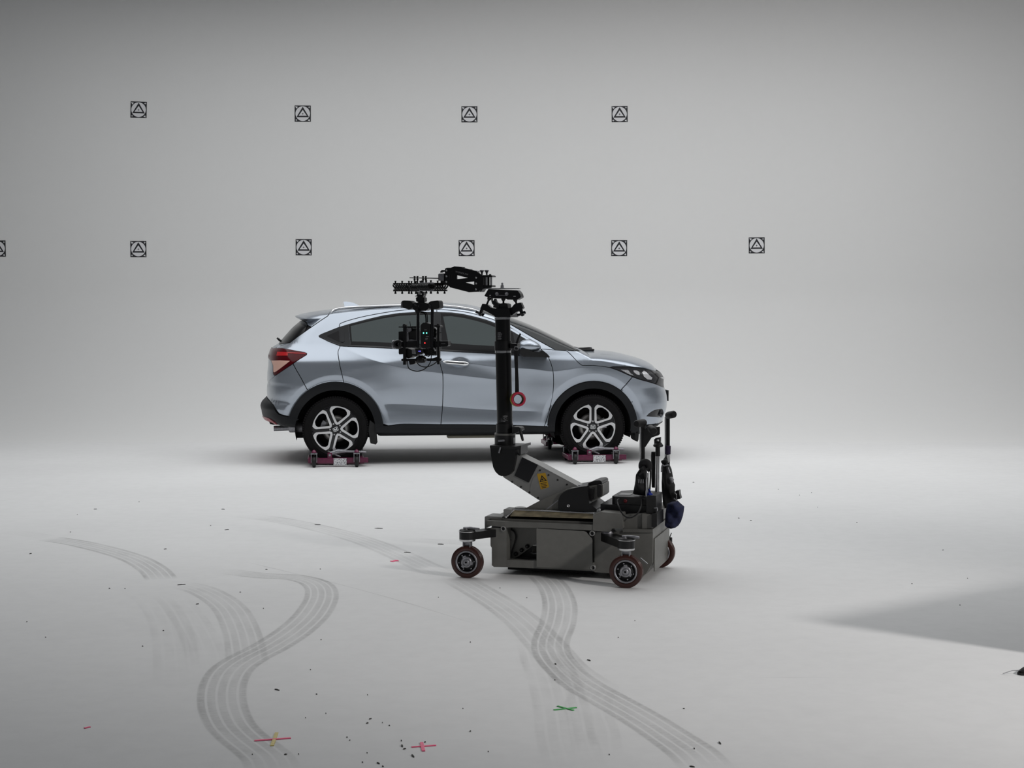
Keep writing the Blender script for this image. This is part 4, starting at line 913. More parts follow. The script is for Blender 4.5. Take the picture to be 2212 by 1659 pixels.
def swing_arm(p0, p1, b0, b1, z0, z1, cap=True, yaw_lever=0.0):
    """p0: pivot at the chassis, p1: over the wheel (local a)"""
    m = MB(); A, B = Vector((p0, b0, 0)), Vector((p1, b1, 0)); d = (B - A).normalized(); n = Vector((-d.y, d.x, 0)); w = .040
    L = [A + n * w, B + n * w] + [B + d * .048 * math.cos(t) + n * .048 * math.sin(t) for t in np.linspace(PI / 2, -PI / 2, 14)] + [B - n * w, A - n * w] + [A - d * w * math.cos(t) - n * w * math.sin(t) for t in np.linspace(PI / 2, -PI / 2, 10)]
    m.prism([(p.x, p.y) for p in L], O0, EX, EY, EZ, z0, z1); a = m.build('steering_arm', M['satin'], dolly)
    q = MB(); q.lathe((p1, b1, z1 - .002), EZ, [(0, .0495), (.006, .0495), (.008, .047), (.014, .046), (.014, 0)], 32, False); q.build('pivot_cap', M['black'], a)
    q = MB(); q.lathe((p1, b1, z0 - .010), EZ, [(0, .046), (.005, .0485), (.011, .0485)], 32, True); q.lathe((p1, b1, z1 + .001), EZ, [(0, .0505), (.004, .0505)], 32, True); q.build('pivot_ring', M['steel'], a)
    q = MB(); q.tube([Vector((p1 - .01, b1, z1 + .018)), Vector((p1 + .02, b1 - .005, z1 + .022)), Vector((p1 + .075, b1 - .01, z1 + .020))], [.010, .009, .007], 8); q.cyl((p1 - .01, b1, z1 + .01), (p1 - .01, b1, z1 + .026), .016); q.build('release_lever', M['dullsteel'], a)
    q = MB(); q.lathe((p0, b0, z1), EZ, [(0, .036), (.022, .036), (.024, .03), (.03, .03)], 28, True); q.build('pivot_collar', M['dullsteel'], a)
def local(u, v): p = on_floor(u, v); d = p - R.o; return Vector((d.dot(R.ea), d.dot(R.eb), 0))
wl, wr, wf = local(1007.5, 1249.2), local(1351, 1271), local(1422.8, 1226.7)
zarm0, zarm1 = .186, .228
za_ = at(1007, 1164.5, wl.y + .02).z; zb_a = at(1007, 1148.5, wl.y + .02).z
dolly_wheel(wl, wl.y, 1.95); fork(wl, wl.y, za_ - .005); swing_arm(at(1075, 1150, .06).x, wl.x, .06, wl.y + .022, za_, zb_a)
zc_ = at(1351, 1184, wr.y + .02).z; zd_ = at(1351, 1167, wr.y + .02).z
dolly_wheel(wr, wr.y, PI / 2); fork(wr, wr.y, zc_ - .005); swing_arm(at(1312, 1160, .03).x, wr.x, .04, wr.y + .022, zc_, zd_)
dolly_wheel(wf, wf.y, .6); fork(wf, wf.y, za_ - .005); swing_arm(at(1380, 1150, .5).x, wf.x - .0, .50, wf.y + .022, za_, zb_a)
wz = Vector((.14, .64, 0)); dolly_wheel(wz, wz.y, 1.0); fork(wz, wz.y, za_ - .005); swing_arm(.10, wz.x, .50, wz.y + .022, za_, zb_a)
m = MB(); c = at(1425, 1188, .40); m.tube([c, at(1431, 1197, .40), at(1428, 1209, .40), at(1420, 1216, .40)], [.016, .019, .018, .010], 12); m.build('socket_tube', M['grey'], dolly)
m = MB(); m.tube([at(1383, 1205.5, -.06), at(1398.5, 1218.2, -.06)], .0045, 6); m.build('brake_lever', M['steel'], dolly)
m = MB(); m.tube([at(1446, 1163, .6), at(1450.5, 1151, .6)], .003, 6); m.box(at(1448, 1168, .6), (.02, .03, .04), None, .004); m.build('fender_clip', M['bagblack'], dolly)

# ---- boom, elbow, column
B0, B1 = .23, .36                   # boom width
m = MB(); slab(m, [(1112, 983.8), (1118, 982.2), (1163.8, 1004.5), (1248.4, 1050), (1236, 1056), (1166, 1081.5), (1087.5, 1031), (1086, 1028)], B0, B1); boom = m.build('boom_arm', M['armgrey'], dolly)
m = MB(); slab(m, [(1166.5, 1016), (1172, 1013.5), (1247, 1050), (1234, 1055.5), (1166, 1080.5), (1145, 1067), (1146, 1050), (1152, 1032)], B0 - .003, B0); m.build('side_plate', M['armgrey'], boom)
m = MB(); slab(m, [(1128, 988), (1161.6, 1004.5), (1160, 1007.5), (1142, 1042.7), (1111.3, 1027.8)], B0 - .006, B1 + .006, .003); m.build('black_cover', M['gloss'], boom)
for u, v in [(1166.6, 1016), (1185, 1026.2), (1204.8, 1036.6), (1225, 1046.6), (1106.4, 1041), (1125.5, 1051.6), (1143.8, 1063.5), (1162.5, 1075.2)]: m = MB(); m.lathe(at(u, v, B0 - .003), (0, -1, 0), [(0, .0055), (.003, .0055), (.004, .003), (.004, 0)], 10, False); m.build('screw', M['black'], boom)
m = MB(); m.tube([at(1200, 1027, .28), at(1240, 1045, .28), at(1250, 1048.5, .26), at(1262, 1050, .24)], .005, 8); m.build('hydraulic_hose', M['dullsteel'], boom)
# yellow warning sticker
m = MB(); bs_ = B0 - .0045
SK = [(1161, 1023.6), (1177.2, 1021.2), (1178.4, 1022.2), (1185.8, 1051.4), (1184.8, 1052.8), (1169.4, 1057.4), (1168, 1056.6), (1160.2, 1025)]
slab(m, SK, bs_, B0 - .002); st = m.build('warning_sticker', mat('yellow_sticker', (.55, .31, .012), .5), dolly); st['label'] = 'yellow warning sticker with a triangle'
m = MB(); slab(m, [(1170, 1026.6), (1181.4, 1038.2), (1166, 1041.4)], bs_ - .0012, bs_, 0, [[(1170.8, 1030.2), (1178.0, 1037.4), (1168.2, 1039.4)]])
slab(m, [(1171.4, 1033), (1174, 1036.6), (1170.6, 1037.8), (1169.6, 1036.2)], bs_ - .0012, bs_)
for k, (w0, w1) in enumerate([(0, .95), (0, .8), (0, .9), (0, .7)]):
    u0, v0 = 1167.6 + .9 * k, 1044.2 + 3.1 * k; slab(m, [(u0, v0), (u0 + 13.5 * w1, v0 - 2.6 * w1), (u0 + 13.5 * w1 + .3, v0 + 1.2 - 2.6 * w1), (u0 + .3, v0 + 1.2)], bs_ - .0012, bs_)
m.build('sticker_print', M['ink'], st)
# lower link, pivot cover and yoke
m = MB(); slab(m, [(1131, 1101), (1134, 1098.5), (1167, 1081), (1215, 1060.2), (1230, 1055.4), (1246, 1053.4), (1262, 1060), (1270, 1104), (1200, 1106)], .15, .45); m.build('boom_link', M['grey'], dolly)
m = MB(); slab(m, [(1176.2, 1102.2), (1224.5, 1064.8), (1226, 1066), (1179, 1103)], .1485, .15); m.build('link_edge', M['dullsteel'], dolly)
m = MB(); slab(m, [(1205.4, 1088), (1206, 1080), (1210, 1071), (1217, 1063.5), (1226, 1058.6), (1244, 1053.2), (1266, 1049.8), (1270, 1062), (1273, 1088), (1289, 1100), (1289, 1106), (1207, 1106), (1205.4, 1098)], .13, .42, .004); pv = m.build('pivot_cover', M['satin'], dolly)
m = MB(); c = at(1228, 1092.5, .13); m.lathe(c, (0, -1, 0), [(0, .0095), (.004, .0095), (.005, .008), (.005, .004), (.003, .0038), (.003, 0)], 16, False); m.build('pivot_bolt', M['steel'], pv)
m = MB(); slab(m, [(1267, 1054), (1271, 1050.5), (1302, 1046.5), (1302.5, 1070), (1299, 1074), (1286, 1080), (1272, 1086)], .20, .38, .003); yk = m.build('yoke', M['grey'], dolly)
m = MB(); slab(m, [(1272, 1058), (1276, 1054.5), (1283, 1055), (1281, 1078), (1274, 1082)], .18, .20, .004); slab(m, [(1289.5, 1048), (1294, 1046.5), (1299, 1048.5), (1298.6, 1072), (1292, 1074.5), (1290, 1072)], .18, .20, .004); m.build('yoke_pad', M['rubber'], yk)
m = MB(); slab(m, [(1266, 1050), (1272, 1043), (1284, 1038.5), (1295, 1037.3), (1300, 1040), (1300.5, 1048), (1276, 1051)], .22, .40, .006); m.build('yoke_cap', M['satin'], yk)
# elbow
m = MB(); slab(m, [(1058.8, 966), (1113, 969), (1113, 992), (1107.5, 1018.3), (1101, 1025), (1093, 1028.6), (1083, 1028.6), (1077, 1026), (1070, 1019), (1065, 1008.9), (1061, 985)], .19, .41, .003); el = m.build('elbow', M['satin'], dolly)
m = MB(); slab(m, [(1058.2, 962.4), (1113, 965), (1125.4, 962.6), (1125.4, 968), (1113, 970), (1058.4, 967.6)], .185, .415); slab(m, [(1114, 966), (1125, 964), (1125, 982), (1121.5, 984.5), (1121.5, 970), (1114, 971)], .22, .38); m.build('elbow_flange', M['black'], el)
m = MB(); m.tube([at(1081, 966, .175), at(1077.5, 979, .172)], .0055, 8); m.build('catch_handle', M['dullsteel'], el)
# column
def ring(mb, v0, v1, u0, u1, b=.30, r1=None, n=36):
    vm = (v0 + v1) / 2; c0, c1 = at((u0 + u1) / 2, v1, b), at((u0 + u1) / 2, v0, b); r = (at(u1, vm, b) - at(u0, vm, b)).length / 2
    c1.x = at((u0 + u1) / 2, v0, b).x; return mb.lathe(c0, Vector((c1.x - c0.x, 0, c1.z - c0.z)), [(0, r), ((c1 - c0).length, r)], n), c0, c1, r
def col(name, v0, v1, u0, u1, m_, parent=dolly, b=.30):
    mb = MB(); _, c0, c1, r = ring(mb, v0, v1, u0, u1, b); return mb.build(name, m_, parent), c0, c1, r
def tube_part(name, v0, v1, ua0, ub0, ua1, ub1, mt, parent=dolly, b=.30):
    """a tube that may lean: top edges ua0..ub0 at v0, bottom edges ua1..ub1 at v1"""
    t0, t1 = at((ua0 + ub0) / 2, v0, b), at((ua1 + ub1) / 2, v1, b); r0 = (at(ub0, v0, b) - at(ua0, v0, b)).length / 2; r1 = (at(ub1, v1, b) - at(ua1, v1, b)).length / 2
    mb = MB(); mb.cyl(t1, t0, r1, r0, 40); return mb.build(name, mt, parent), t0, t1, r0
M['coltube'] = mat('black_satin_column', (.004, .004, .005), .34, 0, spec=.3)
co, *_ = tube_part('column', 688, 936, 1070, 1101.5, 1074.9, 1106.5, M['coltube'])
tube_part('steel_band', 685.7, 690.2, 1068.9, 1102.4, 1069, 1102.5, M['steel'], co)
tube_part('steel_band', 757.2, 762.3, 1070, 1103.2, 1070, 1103.2, M['steel'], co)
tube_part('lower_sleeve', 762, 915, 1070.8, 1103.6, 1074.4, 1106.6, M['coltube'], co)
cl, *_ = tube_part('column_clamp', 736.8, 757, 1068.5, 1103.8, 1068.9, 1104.2, M['satin'], dolly)
m = MB(); slab(m, [(1102, 741.5), (1117.5, 742.5), (1117.5, 751.5), (1102, 753)], .27, .33, .003); m.build('clamp_block', M['satin'], cl)
tube_part('lower_collar', 914.8, 936.6, 1072.2, 1107.5, 1072.6, 1107.6, M['satin'], co)
cb, *_ = tube_part('column_base', 935.6, 961.8, 1069.2, 1112.8, 1069.4, 1112.6, M['black'], dolly)
tube_part('base_rim', 935.4, 939.2, 1069.2, 1113, 1069.2, 1113, M['grey'], cb)
m = MB(); slab(m, [(1109, 945.5), (1112.6, 945), (1112.6, 957.5), (1109, 958.5)], .244, .247); m.build('small_label', M['paper'], cb)
m = MB(); slab(m, [(1075.5, 950.5), (1089, 949.5), (1090, 953.5), (1076, 955)], .225, .25, .003); m.build('base_catch', M['dullsteel'], cb)
m = MB(); slab(m, [(1106.5, 922), (1121, 922.5), (1125, 925), (1126, 930), (1118, 934), (1106, 938)], .24, .32, .004); m.tube([at(1122, 925, .22), at(1126, 938, .21), at(1129.5, 952, .205)], [.010, .010, .007], 10); m.build('clamp_lever', M['black'], dolly)
M['print'] = mat('grey_printed_text', (.30, .30, .31), .6)
def text_lines(parent, u0, v0, v1, n, w, rad_c, seed):
    rr = random.Random(seed); m = MB(); c, r = rad_c
    for k in range(n):
        v = v0 + (v1 - v0) * k / (n - 1); x0 = at(u0, v, .30 - r); L = w * rr.uniform(.7, 1.0) if k not in (0,) else w * .4; x = 0
        while x < L:
            q = min(rr.uniform(.004, .011), L - x)
            if q < .002: break
            p0 = x0.x + x; p1 = p0 + q; cx = c.x
            vs = []
            for xx in (p0, p1):
                yy = .30 - math.sqrt(max((r + .0006) ** 2 - (xx - cx) ** 2, 1e-8)); vs += [(xx, yy, x0.z), (xx, yy, x0.z + .0022)]
            m.add(vs, [(0, 2, 3, 1)], False); x += q + .002
    m.build('printed_text', M['print'], parent)
text_lines(co, 1074.5, 718.5, 733.5, 9, .052, (at(1086, 726, .30), .0455), 3)
text_lines(co, 1079, 896.5, 910.5, 9, .050, (at(1090.4, 903, .30), .0465), 5)

# ---- control unit, battery box, push bars
m = MB(); zb0 = at(1340, 1109, .10).z; zb1 = at(1340, 1091, .10).z; zc1 = at(1360, 1073.5, .12).z
xa, xbb, xcc = at(1298, 1100, .12).x, at(1321, 1080, .12).x, at(1396, 1090, .12).x
m.prism([(xa, zb0), (xcc, zb0), (xcc, zb1), (xa, zb1)], O0, EX, EZ, EY, .11, .50); m.build('equipment_base', M['satin'], dolly)
m = MB(); L = [(xbb, .14), (xbb + .02, .12), (xcc, .12), (xcc, .46), (xbb + .05, .46), (xbb, .40)]
m.prism(L, O0, EX, EY, EZ, zb1 - .002, zc1); cbx = m.build('control_box', M['black'], dolly)
m = MB(); m.box((xbb + .06, .24, zc1 + .001), (.07, .10, .002)); m.build('paper_note', mat('grey_paper', (.30, .30, .30), .6), cbx)
m = MB(); c = at(1351, 1082, .12); m.lathe(c, (0, -1, 0), [(0, .011), (.006, .011), (.008, .008), (.008, 0)], 20, False); m.build('stop_button', mat('dark_red_button', (.10, .003, .006), .4), cbx)
m = MB(); m.tube([at(u, v, b) for u, v, b in [(1338, 1078.5, .115), (1334, 1080, .09), (1334, 1086, .07), (1337, 1095, .03), (1342.5, 1106.7, .015), (1350, 1115, .012), (1359, 1118.3, .012), (1368, 1116, .012), (1377, 1109.4, .015), (1383, 1100, .03), (1386, 1090, .08), (1386, 1079, .115)]], .0045, 8, True, 4); m.build('looped_cable', M['rubber'], cbx)
m = MB(); slab(m, [(1396, 1072), (1411, 1070.5), (1417, 1071), (1417, 1117), (1396, 1117)], .06, .26); slab(m, [(1407.5, 1110), (1419, 1110), (1419, 1137), (1414, 1139), (1407.5, 1139)], .02, .24); bb = m.build('battery_box', M['black'], dolly)
m = MB(); m.tube([at(1413.5, 1097.5, .055), at(1420, 1098, .05), at(1420, 1104, .05)], .004, 8); m.build('box_catch', M['dullsteel'], bb)
def push_bar(u, v0, v1, b, grip, du=0.0, label=None):
    m = MB(); p0, p1 = at(u + du, v1, b), at(u, v0, b); m.cyl(p0, p1, .0105, None, 18); pb = m.build('push_bar', M['satin'], dolly)
    if label: pb['label'] = label
    q = MB(); off = at(u - 5.2, v0, b).x - p1.x; q.cyl((p0.x + off, b - .004, p0.z), (p1.x + off, b - .004, p1.z - .012), .0065, None, 12); q.build('steel_tube', M['steel'], pb)
    q = MB(); g0, g1 = grip; q.lathe(g0, g1 - g0, [(0, .012), (.004, .020), (.016, .022), ((g1 - g0).length - .008, .022), ((g1 - g0).length, .016)], 22); q.tube([p1 - Vector((0, 0, .015)), (p1 + g0) / 2 + Vector((0, 0, .004)), g0 + (g1 - g0) * .2], .014, 12); q.build('rubber_grip', M['rubber'], pb)
    q = MB(); q.lathe(g1, g1 - g0, [(0, .0), (.0006, .014), (0, .017)], 20, False); q.build('grip_end', M['shell'], pb); return pb
pb = push_bar(1389.3, 916, 1072, .25, (at(1392, 912.6, .21), at(1374.5, 915.8, .12)))
pf = push_bar(1443.3, 896, 1072, .56, (at(1442, 897.5, .52), at(1456.5, 894.6, .46)))
m = MB(); slab(m, [(1391, 929), (1396, 924), (1425, 922), (1425, 938), (1422, 940.5), (1407, 945.5), (1394, 965.5), (1390, 966)], .24, .25); m.build('handle_bracket', M['black'], dolly)
m = MB(); g0, g1 = at(1405, 925.5, .24), at(1412.6, 931.6, .14); m.lathe(g0, g1 - g0, [(0, .018), (.004, .0225), ((g1 - g0).length - .006, .0225), ((g1 - g0).length, .017)], 22); gr = m.build('side_grip', M['rubber'], dolly)
m = MB(); m.lathe(g1, g1 - g0, [(0, 0), (.0006, .013), (0, .017)], 20, False); m.build('grip_end', M['shell'], gr)
m = MB(); m.tube([at(1443, 963, .515), at(1442.6, 981, .512)], [.017, .019, .018, .017], 14, True, 0); pw = m.build('purple_wrap', mat('purple_cloth_tape', (.020, .010, .040), .8, noise=.3, nscale=90), pf)
# spare damper strut standing in a socket
stt = thing('damper_strut', 'black and steel damper strut upright between the two push bars', 'damper', R.o + R.ea * at(1421, 1107, .36).x + R.eb * .36, R.yaw)
so = Vector((at(1421, 1107, .36).x, .36, 0)); 
def rel(u, v, b=.36): return at(u, v, b) - so
m = MB(); m.cyl(rel(1418.5, 1110), rel(1420.5, 974), .0125, None, 18); m.cyl(rel(1425.5, 1110), rel(1426, 1069), .007, None, 12); m.build('steel_rod', M['steel'], stt)
m = MB(); m.lathe(rel(1413, 1053, .40), (rel(1412, 975, .40) - rel(1413, 1053, .40)), [(0, .013), (.004, .015), (.09, .0165), (.19, .0175), (.215, .014)], 20); m.cyl(rel(1420.8, 985), rel(1420.8, 964), .014); m.build('damper_body', M['satin'], stt)
m = MB(); m.lathe(rel(1421.8, 965.5), EZ, [(0, .024), (.005, .030), (.012, .030), (.018, .024), (.026, .020)], 24); slab_pts = [rel(u, v, .36) for u, v in [(1413.6, 949), (1417, 946), (1427.5, 944), (1427, 957), (1430, 960), (1414, 960)]]
m.prism([(p.x, p.z) for p in slab_pts], O0, EX, EZ, EY, -.012, .012); m.build('clevis_head', M['black'], stt)
m = MB(); c = rel(1422, 951, .36); m.lathe(c + Vector((0, -.0125, 0)), (0, -1, 0), [(0, .0075), (.003, .007), (.004, 0)], 14, False); m.build('clevis_pin', M['steel'], stt)
# ------------------------------------------------------------------ levelling head on the column
def sub(u, v, b, name, label, cat, group=None):
    p = at(u, v, b); o = R.o + R.ea * p.x + R.eb * p.y; t = thing(name, label, cat, (o.x, o.y, p.z), R.yaw, group); return t, Vector(p)
class Rel:                          # pixel outlines relative to a thing's own origin
    def __init__(s, o): s.o = o
    def __call__(s, u, v, b): return at(u, v, b) - s.o
    def slab(s, m, pts, b0, b1, r=0.0, holes=()):
        f = lambda q: [(p.x, p.z) for p in [s(u, v, b0) for u, v in q]]
        L = f(pts); L = rounded(L, r, 4) if r else L
        return m.prism(L, O0, EX, EZ, EY, b0 - s.o.y, b1 - s.o.y, [f(h) for h in holes])
hd, ho = sub(1086, 684.5, .30, 'levelling_head', 'black three-armed levelling head bolted on top of the column', 'levelling head'); q = Rel(ho)
m = MB(); q.slab(m, [(1037.2, 666.9), (1041.9, 655.9), (1051.8, 657.6), (1056, 660.5), (1059.8, 664), (1066.4, 666.4), (1099.6, 666.4), (1105.5, 663.8), (1110.2, 657.6), (1115, 655.2), (1124.8, 653.4), (1130, 665.5), (1126, 668.4), (1114, 675), (1103, 682.6), (1103, 685.4), (1069, 685.4), (1067.7, 682), (1048.5, 671.5), (1039, 668.6)], .28, .32, .003)
q.slab(m, [(1066, 666), (1100, 666), (1103, 685.4), (1069, 685.4)], .25, .42); m.build('levelling_base', M['satin'], hd)
m = MB(); q.slab(m, [(1054.5, 624.6), (1116.8, 627), (1120, 630), (1123.5, 635), (1125.4, 642.3), (1121, 645), (1116, 647.6), (1096, 647.2), (1093, 645.4), (1062.4, 644.3), (1058, 641.5), (1051.8, 641.7), (1046.2, 639.2), (1049, 634)], .262, .33, .004); up = m.build('upper_plate', M['satin'], hd)
m = MB()
for u in (1073.5, 1094.5): m.lathe(q(u, 634.8, .262), (0, -1, 0), [(0, .011), (.003, .011), (.003, .0085), (.001, .008), (.001, 0)], 20, False)
q.slab(m, [(1076, 637.2), (1092, 638), (1092, 639), (1076, 638.2)], .259, .262); m.build('bolt_heads', M['dullsteel'], up)
for u0, u1, v, w in ((1057.2, 1060, 638, 1.4), (1109, 1114, 639.8, 1.4)): m = MB(); q.slab(m, [(u0, v - w / 2), (u1, v - w / 2), (u1, v + w / 2), (u0, v + w / 2)], .2605, .262); m.build('white_mark', M['white'], up)
for (u0, v0), (u1, v1), bb in [((1058, 644), (1051.5, 658), .30), ((1087.5, 645), (1087.5, 657), .30), ((1112.5, 647), (1115.5, 656), .30)]:
    m = MB(); m.lathe(q(u0, v0 - 1.5, bb), q(u1, v1, bb) - q(u0, v0 - 1.5, bb), [(0, .0135), (.010, .013), (.020, .006), ((q(u1, v1, bb) - q(u0, v0 - 1.5, bb)).length, .006)], 16); m.build('ball_stud', M['black'], hd)
m = MB(); q.slab(m, [(1078.5, 655.5), (1091, 654.5), (1096, 656.5), (1097.5, 666), (1078.5, 666)], .27, .35, .003); q.slab(m, [(1062, 655), (1068.5, 645), (1071.5, 653), (1076, 655), (1078, 662), (1075, 666.5), (1065, 664), (1066, 659)], .26, .30, .002); m.tube([q(1063, 645, .27), q(1063.5, 652, .26), q(1068, 658.5, .26), q(1071.5, 664, .27)], .005, 8, True, 4); m.build('level_vial', M['black'], hd)
for uu, sgn in ((1041.5, -1), (1124.5, 1)):
    m = MB(); c = q(uu, 668.5, .30); d = Vector((sgn * .35, 0, -.9)).normalized(); e = c + d * .022
    m.cyl(c, e, .011); m.lathe(e, d, [(0, .006), (.002, .018), (.007, .019), (.012, .014), (.02, .008)], 16)
    for t in range(3):
        a = t * 2 * PI / 3 + .5; n1 = d.orthogonal().normalized(); n2 = d.cross(n1); k = n1 * math.cos(a) + n2 * math.sin(a)
        m.tube([e + d * .006 + k * .010, e + d * .004 + k * .032], [.0075, .0085], 10)
    m.build('levelling_knob', M['gloss'], hd)
m = MB(); c = q(1084, 624.4, .30); m.lathe(c, EZ, [(0, .1165), (.0045, .1165)], 48); dk = m.build('top_disc', M['steel'], hd)
m = MB(); m.lathe(c + Vector((.003, 0, .0045)), EZ, [(0, .016), (.003, .016), (.003, .012), (.018, .012), (.018, .007), (.032, .007), (.034, .005)], 6); m.build('clamp_bolt', M['dullsteel'], dk)

# ------------------------------------------------------------------ sprung isolator arm
ar, ao = sub(1040, 619, .30, 'isolator_arm', 'black parallelogram spring arm reaching left from the column head', 'camera arm'); q = Rel(ao)
OUT = [(961, 612.5), (961, 583), (962.5, 580), (965, 578.4), (974, 578.2), (979.2, 576.2), (996.3, 577.4), (1012.8, 581.4), (1029.9, 586), (1038, 593), (1043.8, 595.4), (1043.8, 619.5), (1038, 624.5), (1031.8, 630.3), (1012.8, 631.2), (972.3, 620.8), (967.2, 615.2)]
H1 = [(986.2, 594.2), (1010.6, 600.4), (986.2, 603)]; H2 = [(1004.6, 610.2), (1024.2, 607.8), (1024.2, 615.4)]
for b0, b1 in ((.255, .272), (.328, .345)):
    m = MB(); q.slab(m, OUT, b0, b1, 0, [H1, H2]); m.build('side_plate', M['satin'], ar)
m = MB(); q.slab(m, [(961.5, 580), (970, 579), (970, 614), (961.5, 612)], .272, .328); q.slab(m, [(1026, 590), (1043, 596), (1043, 618), (1032, 629), (1026, 628)], .272, .328); q.slab(m, [(974, 578), (1030, 587), (1030, 591), (974, 584)], .272, .328); q.slab(m, [(974, 616), (1012, 626), (1028, 626), (1012, 630), (974, 620)], .272, .328); m.build('end_block', M['satin'], ar)
m = MB()
for pts in ([(980, 575), (997.3, 576.4), (995, 579), (981, 578)], [(997.5, 579.3), (1013, 581.2), (1011.6, 584), (999, 582.4)], [(1014.5, 583.4), (1029.5, 585), (1028, 587.4), (1016, 586)]): q.slab(m, pts, .262, .338)
m.build('top_plate', M['dullsteel'], ar)
for u, v in [(964.6, 584), (964.4, 596.6), (964.2, 608.7), (1028.7, 599.8), (1028.7, 612.2), (1028.2, 624.9)]: m = MB(); m.lathe(q(u, v, .255), (0, -1, 0), [(0, .0055), (.0015, .0055), (.0015, .003), (.0005, .0025), (.0005, 0)], 16, False); m.build('screw', M['steel'], ar)
m = MB()
for k in range(3):
    u = 970.5 + k * 5; q.slab(m, [(u, 593), (u + 1.4, 593), (u + 1.4, 601.5), (u, 601.5)], .2535, .255)
m.build('cooling_fins', M['black'], ar)
for k in range(4): u = 1035 + k * 4.6; m = MB(); vb = 630.5 if k < 2 else 622.5; w = (vb - 619.5) / 11 * 8; q.slab(m, [(u + 5, 619.5), (u + 7, 619.5), (u + 7 - w, vb), (u + 5 - w, vb)], .262, .338); m.build('lower_fin', M['black'], ar)
m = MB(); q.slab(m, [(1036, 594.4), (1060, 594), (1063.2, 596), (1063, 598.2), (1036, 598.8)], .26, .34); q.slab(m, [(1040, 616), (1062.6, 616.2), (1062.6, 619.8), (1040, 619.8)], .26, .34); yk2 = m.build('mount_yoke', M['satin'], ar)
m = MB()
for u, bb in ((1050, .30), (1061, .30)): m.cyl(q(u, 617, bb), q(u, 597, bb), .0105 if u < 1055 else .006, None, 16)
m.build('steel_pin', M['steel'], yk2)
m = MB(); c0 = q(1055.5, 617, .31); m.cyl(c0, q(1055.5, 597, .31), .006); m.cyl(q(1045.5, 617, .31), q(1045.5, 597, .31), .006); m.lathe(q(1058.8, 594.5, .30), EZ, [(0, .008), (.005, .007), (.008, 0)], 12, False); m.build('black_pin', M['black'], yk2)
for u in (1041, 1051.4):
    m = MB(); m.lathe(q(u, 594, .30), EZ, [(0, .0055), (.014, .0055), (.015, .009), (.021, .009), (.022, .0135), (.029, .0135), (.030, .010)], 18); m.build('thumb_screw', M['dullsteel'], ar)
# lettering on the arm
cu = bpy.data.curves.new('lettering', 'FONT'); cu.body = 'WONDLAN'; cu.size = .0205; cu.extrude = .0004; cu.space_character = 1.12
tmp = bpy.data.objects.new('lettering', cu); C.objects.link(tmp); bpy.context.view_layer.update()
me = bpy.data.meshes.new_from_object(tmp.evaluated_get(bpy.context.evaluated_depsgraph_get())); bpy.data.objects.remove(tmp)
p0, p1 = q(983.6, 588.4, .2545), q(1010.5, 594.6, .2545); ang = math.atan2(p1.z - p0.z, p1.x - p0.x); wdt = max(v.co.x for v in me.vertices); sc_ = (p1 - p0).length / wdt
for v in me.vertices:
    x, z = v.co.x * sc_, v.co.y * sc_; y = v.co.z; v.co = Vector((p0.x + x * math.cos(ang) - z * math.sin(ang), p0.y - y, p0.z + x * math.sin(ang) + z * math.cos(ang)))
me.materials.append(M['print']); lt = bpy.data.objects.new('lettering', me); C.objects.link(lt); lt.parent = ar
# the flat bar it carries
m = MB(); q.slab(m, [(946.6, 592.5), (949, 590.8), (958.8, 590.4), (958.8, 606.8), (946.6, 606.2)], .275, .325, .003); m.build('bar_clamp', M['dullsteel'], ar)
m = MB(); q.slab(m, [(951, 589), (958, 586), (958.6, 583.5), (954, 583.5), (951, 586.5)], .28, .32); q.slab(m, [(951.5, 606), (963, 607), (963, 613.5), (951.5, 611.5)], .28, .32); m.build('clamp_post', M['black'], ar)
m = MB(); q.slab(m, [(884.5, 599.2), (947, 600.2), (947, 602), (884.5, 601)], .27, .33); m.build('carrier_bar', M['black'], ar)

# ------------------------------------------------------------------ wire-rope isolator stack
iso, io = sub(907, 619.5, .30, 'rope_isolator', 'ring of black wire-rope isolator coils bolted under the carrier bar', 'vibration isolator'); q = Rel(io)
cz0, cz1 = q(907, 612.6, .30).z, q(907, 627.6, .30).z; rc_ = abs(cz0 - cz1) / 2 - .004
arms = [((849.6, .30), (888, .32)), ((926, .32), (965, .30)), ((886, .42), (911, .36)), ((908, .24), (934, .18))]
for (u0, b0), (u1, b1) in arms:
    A, Bq = q(u0, 620, b0), q(u1, 620, b1); A.z = Bq.z = (cz0 + cz1) / 2; d = Bq - A; L = d.length; d.normalize(); yaw = math.atan2(d.y, d.x); mid = (A + Bq) / 2
    m = MB()
    for z in (cz0, cz1): m.box((mid.x, mid.y, z), (L, .022, .010), yaw, .002)
    br = m.build('clamp_bar', M['dullsteel'] if b1 < .25 else M['black'], iso)
    m = MB(); n = 7; side = Vector((-d.y, d.x, 0))
    for k in range(n):
        c = A + d * (L * (.10 + .8 * k / (n - 1))); pts = [c + side * math.cos(t) * (rc_ + .012) + Vector((0, 0, math.sin(t) * rc_)) + d * (.008 * math.sin(2 * t)) for t in np.linspace(0, 2 * PI, 18)]
        m.tube(pts, .0052, 8, False)
    m.build('wire_rope', M['satin'], iso)
    m = MB()
    for t in (.16, .84) if L < .11 else (.12, .5, .88):
        c = A + d * L * t
        m.lathe((c.x, c.y, cz0 + .004), EZ, [(0, .0045), (.008, .0045), (.008, .006), (.014, .006)], 10); m.lathe((c.x, c.y, cz1 - .004), (0, 0, -1), [(0, .0045), (.006, .0045), (.006, .0065), (.016, .0065)], 10)
    m.build('clamp_bolt', M['black'], iso)
m = MB()
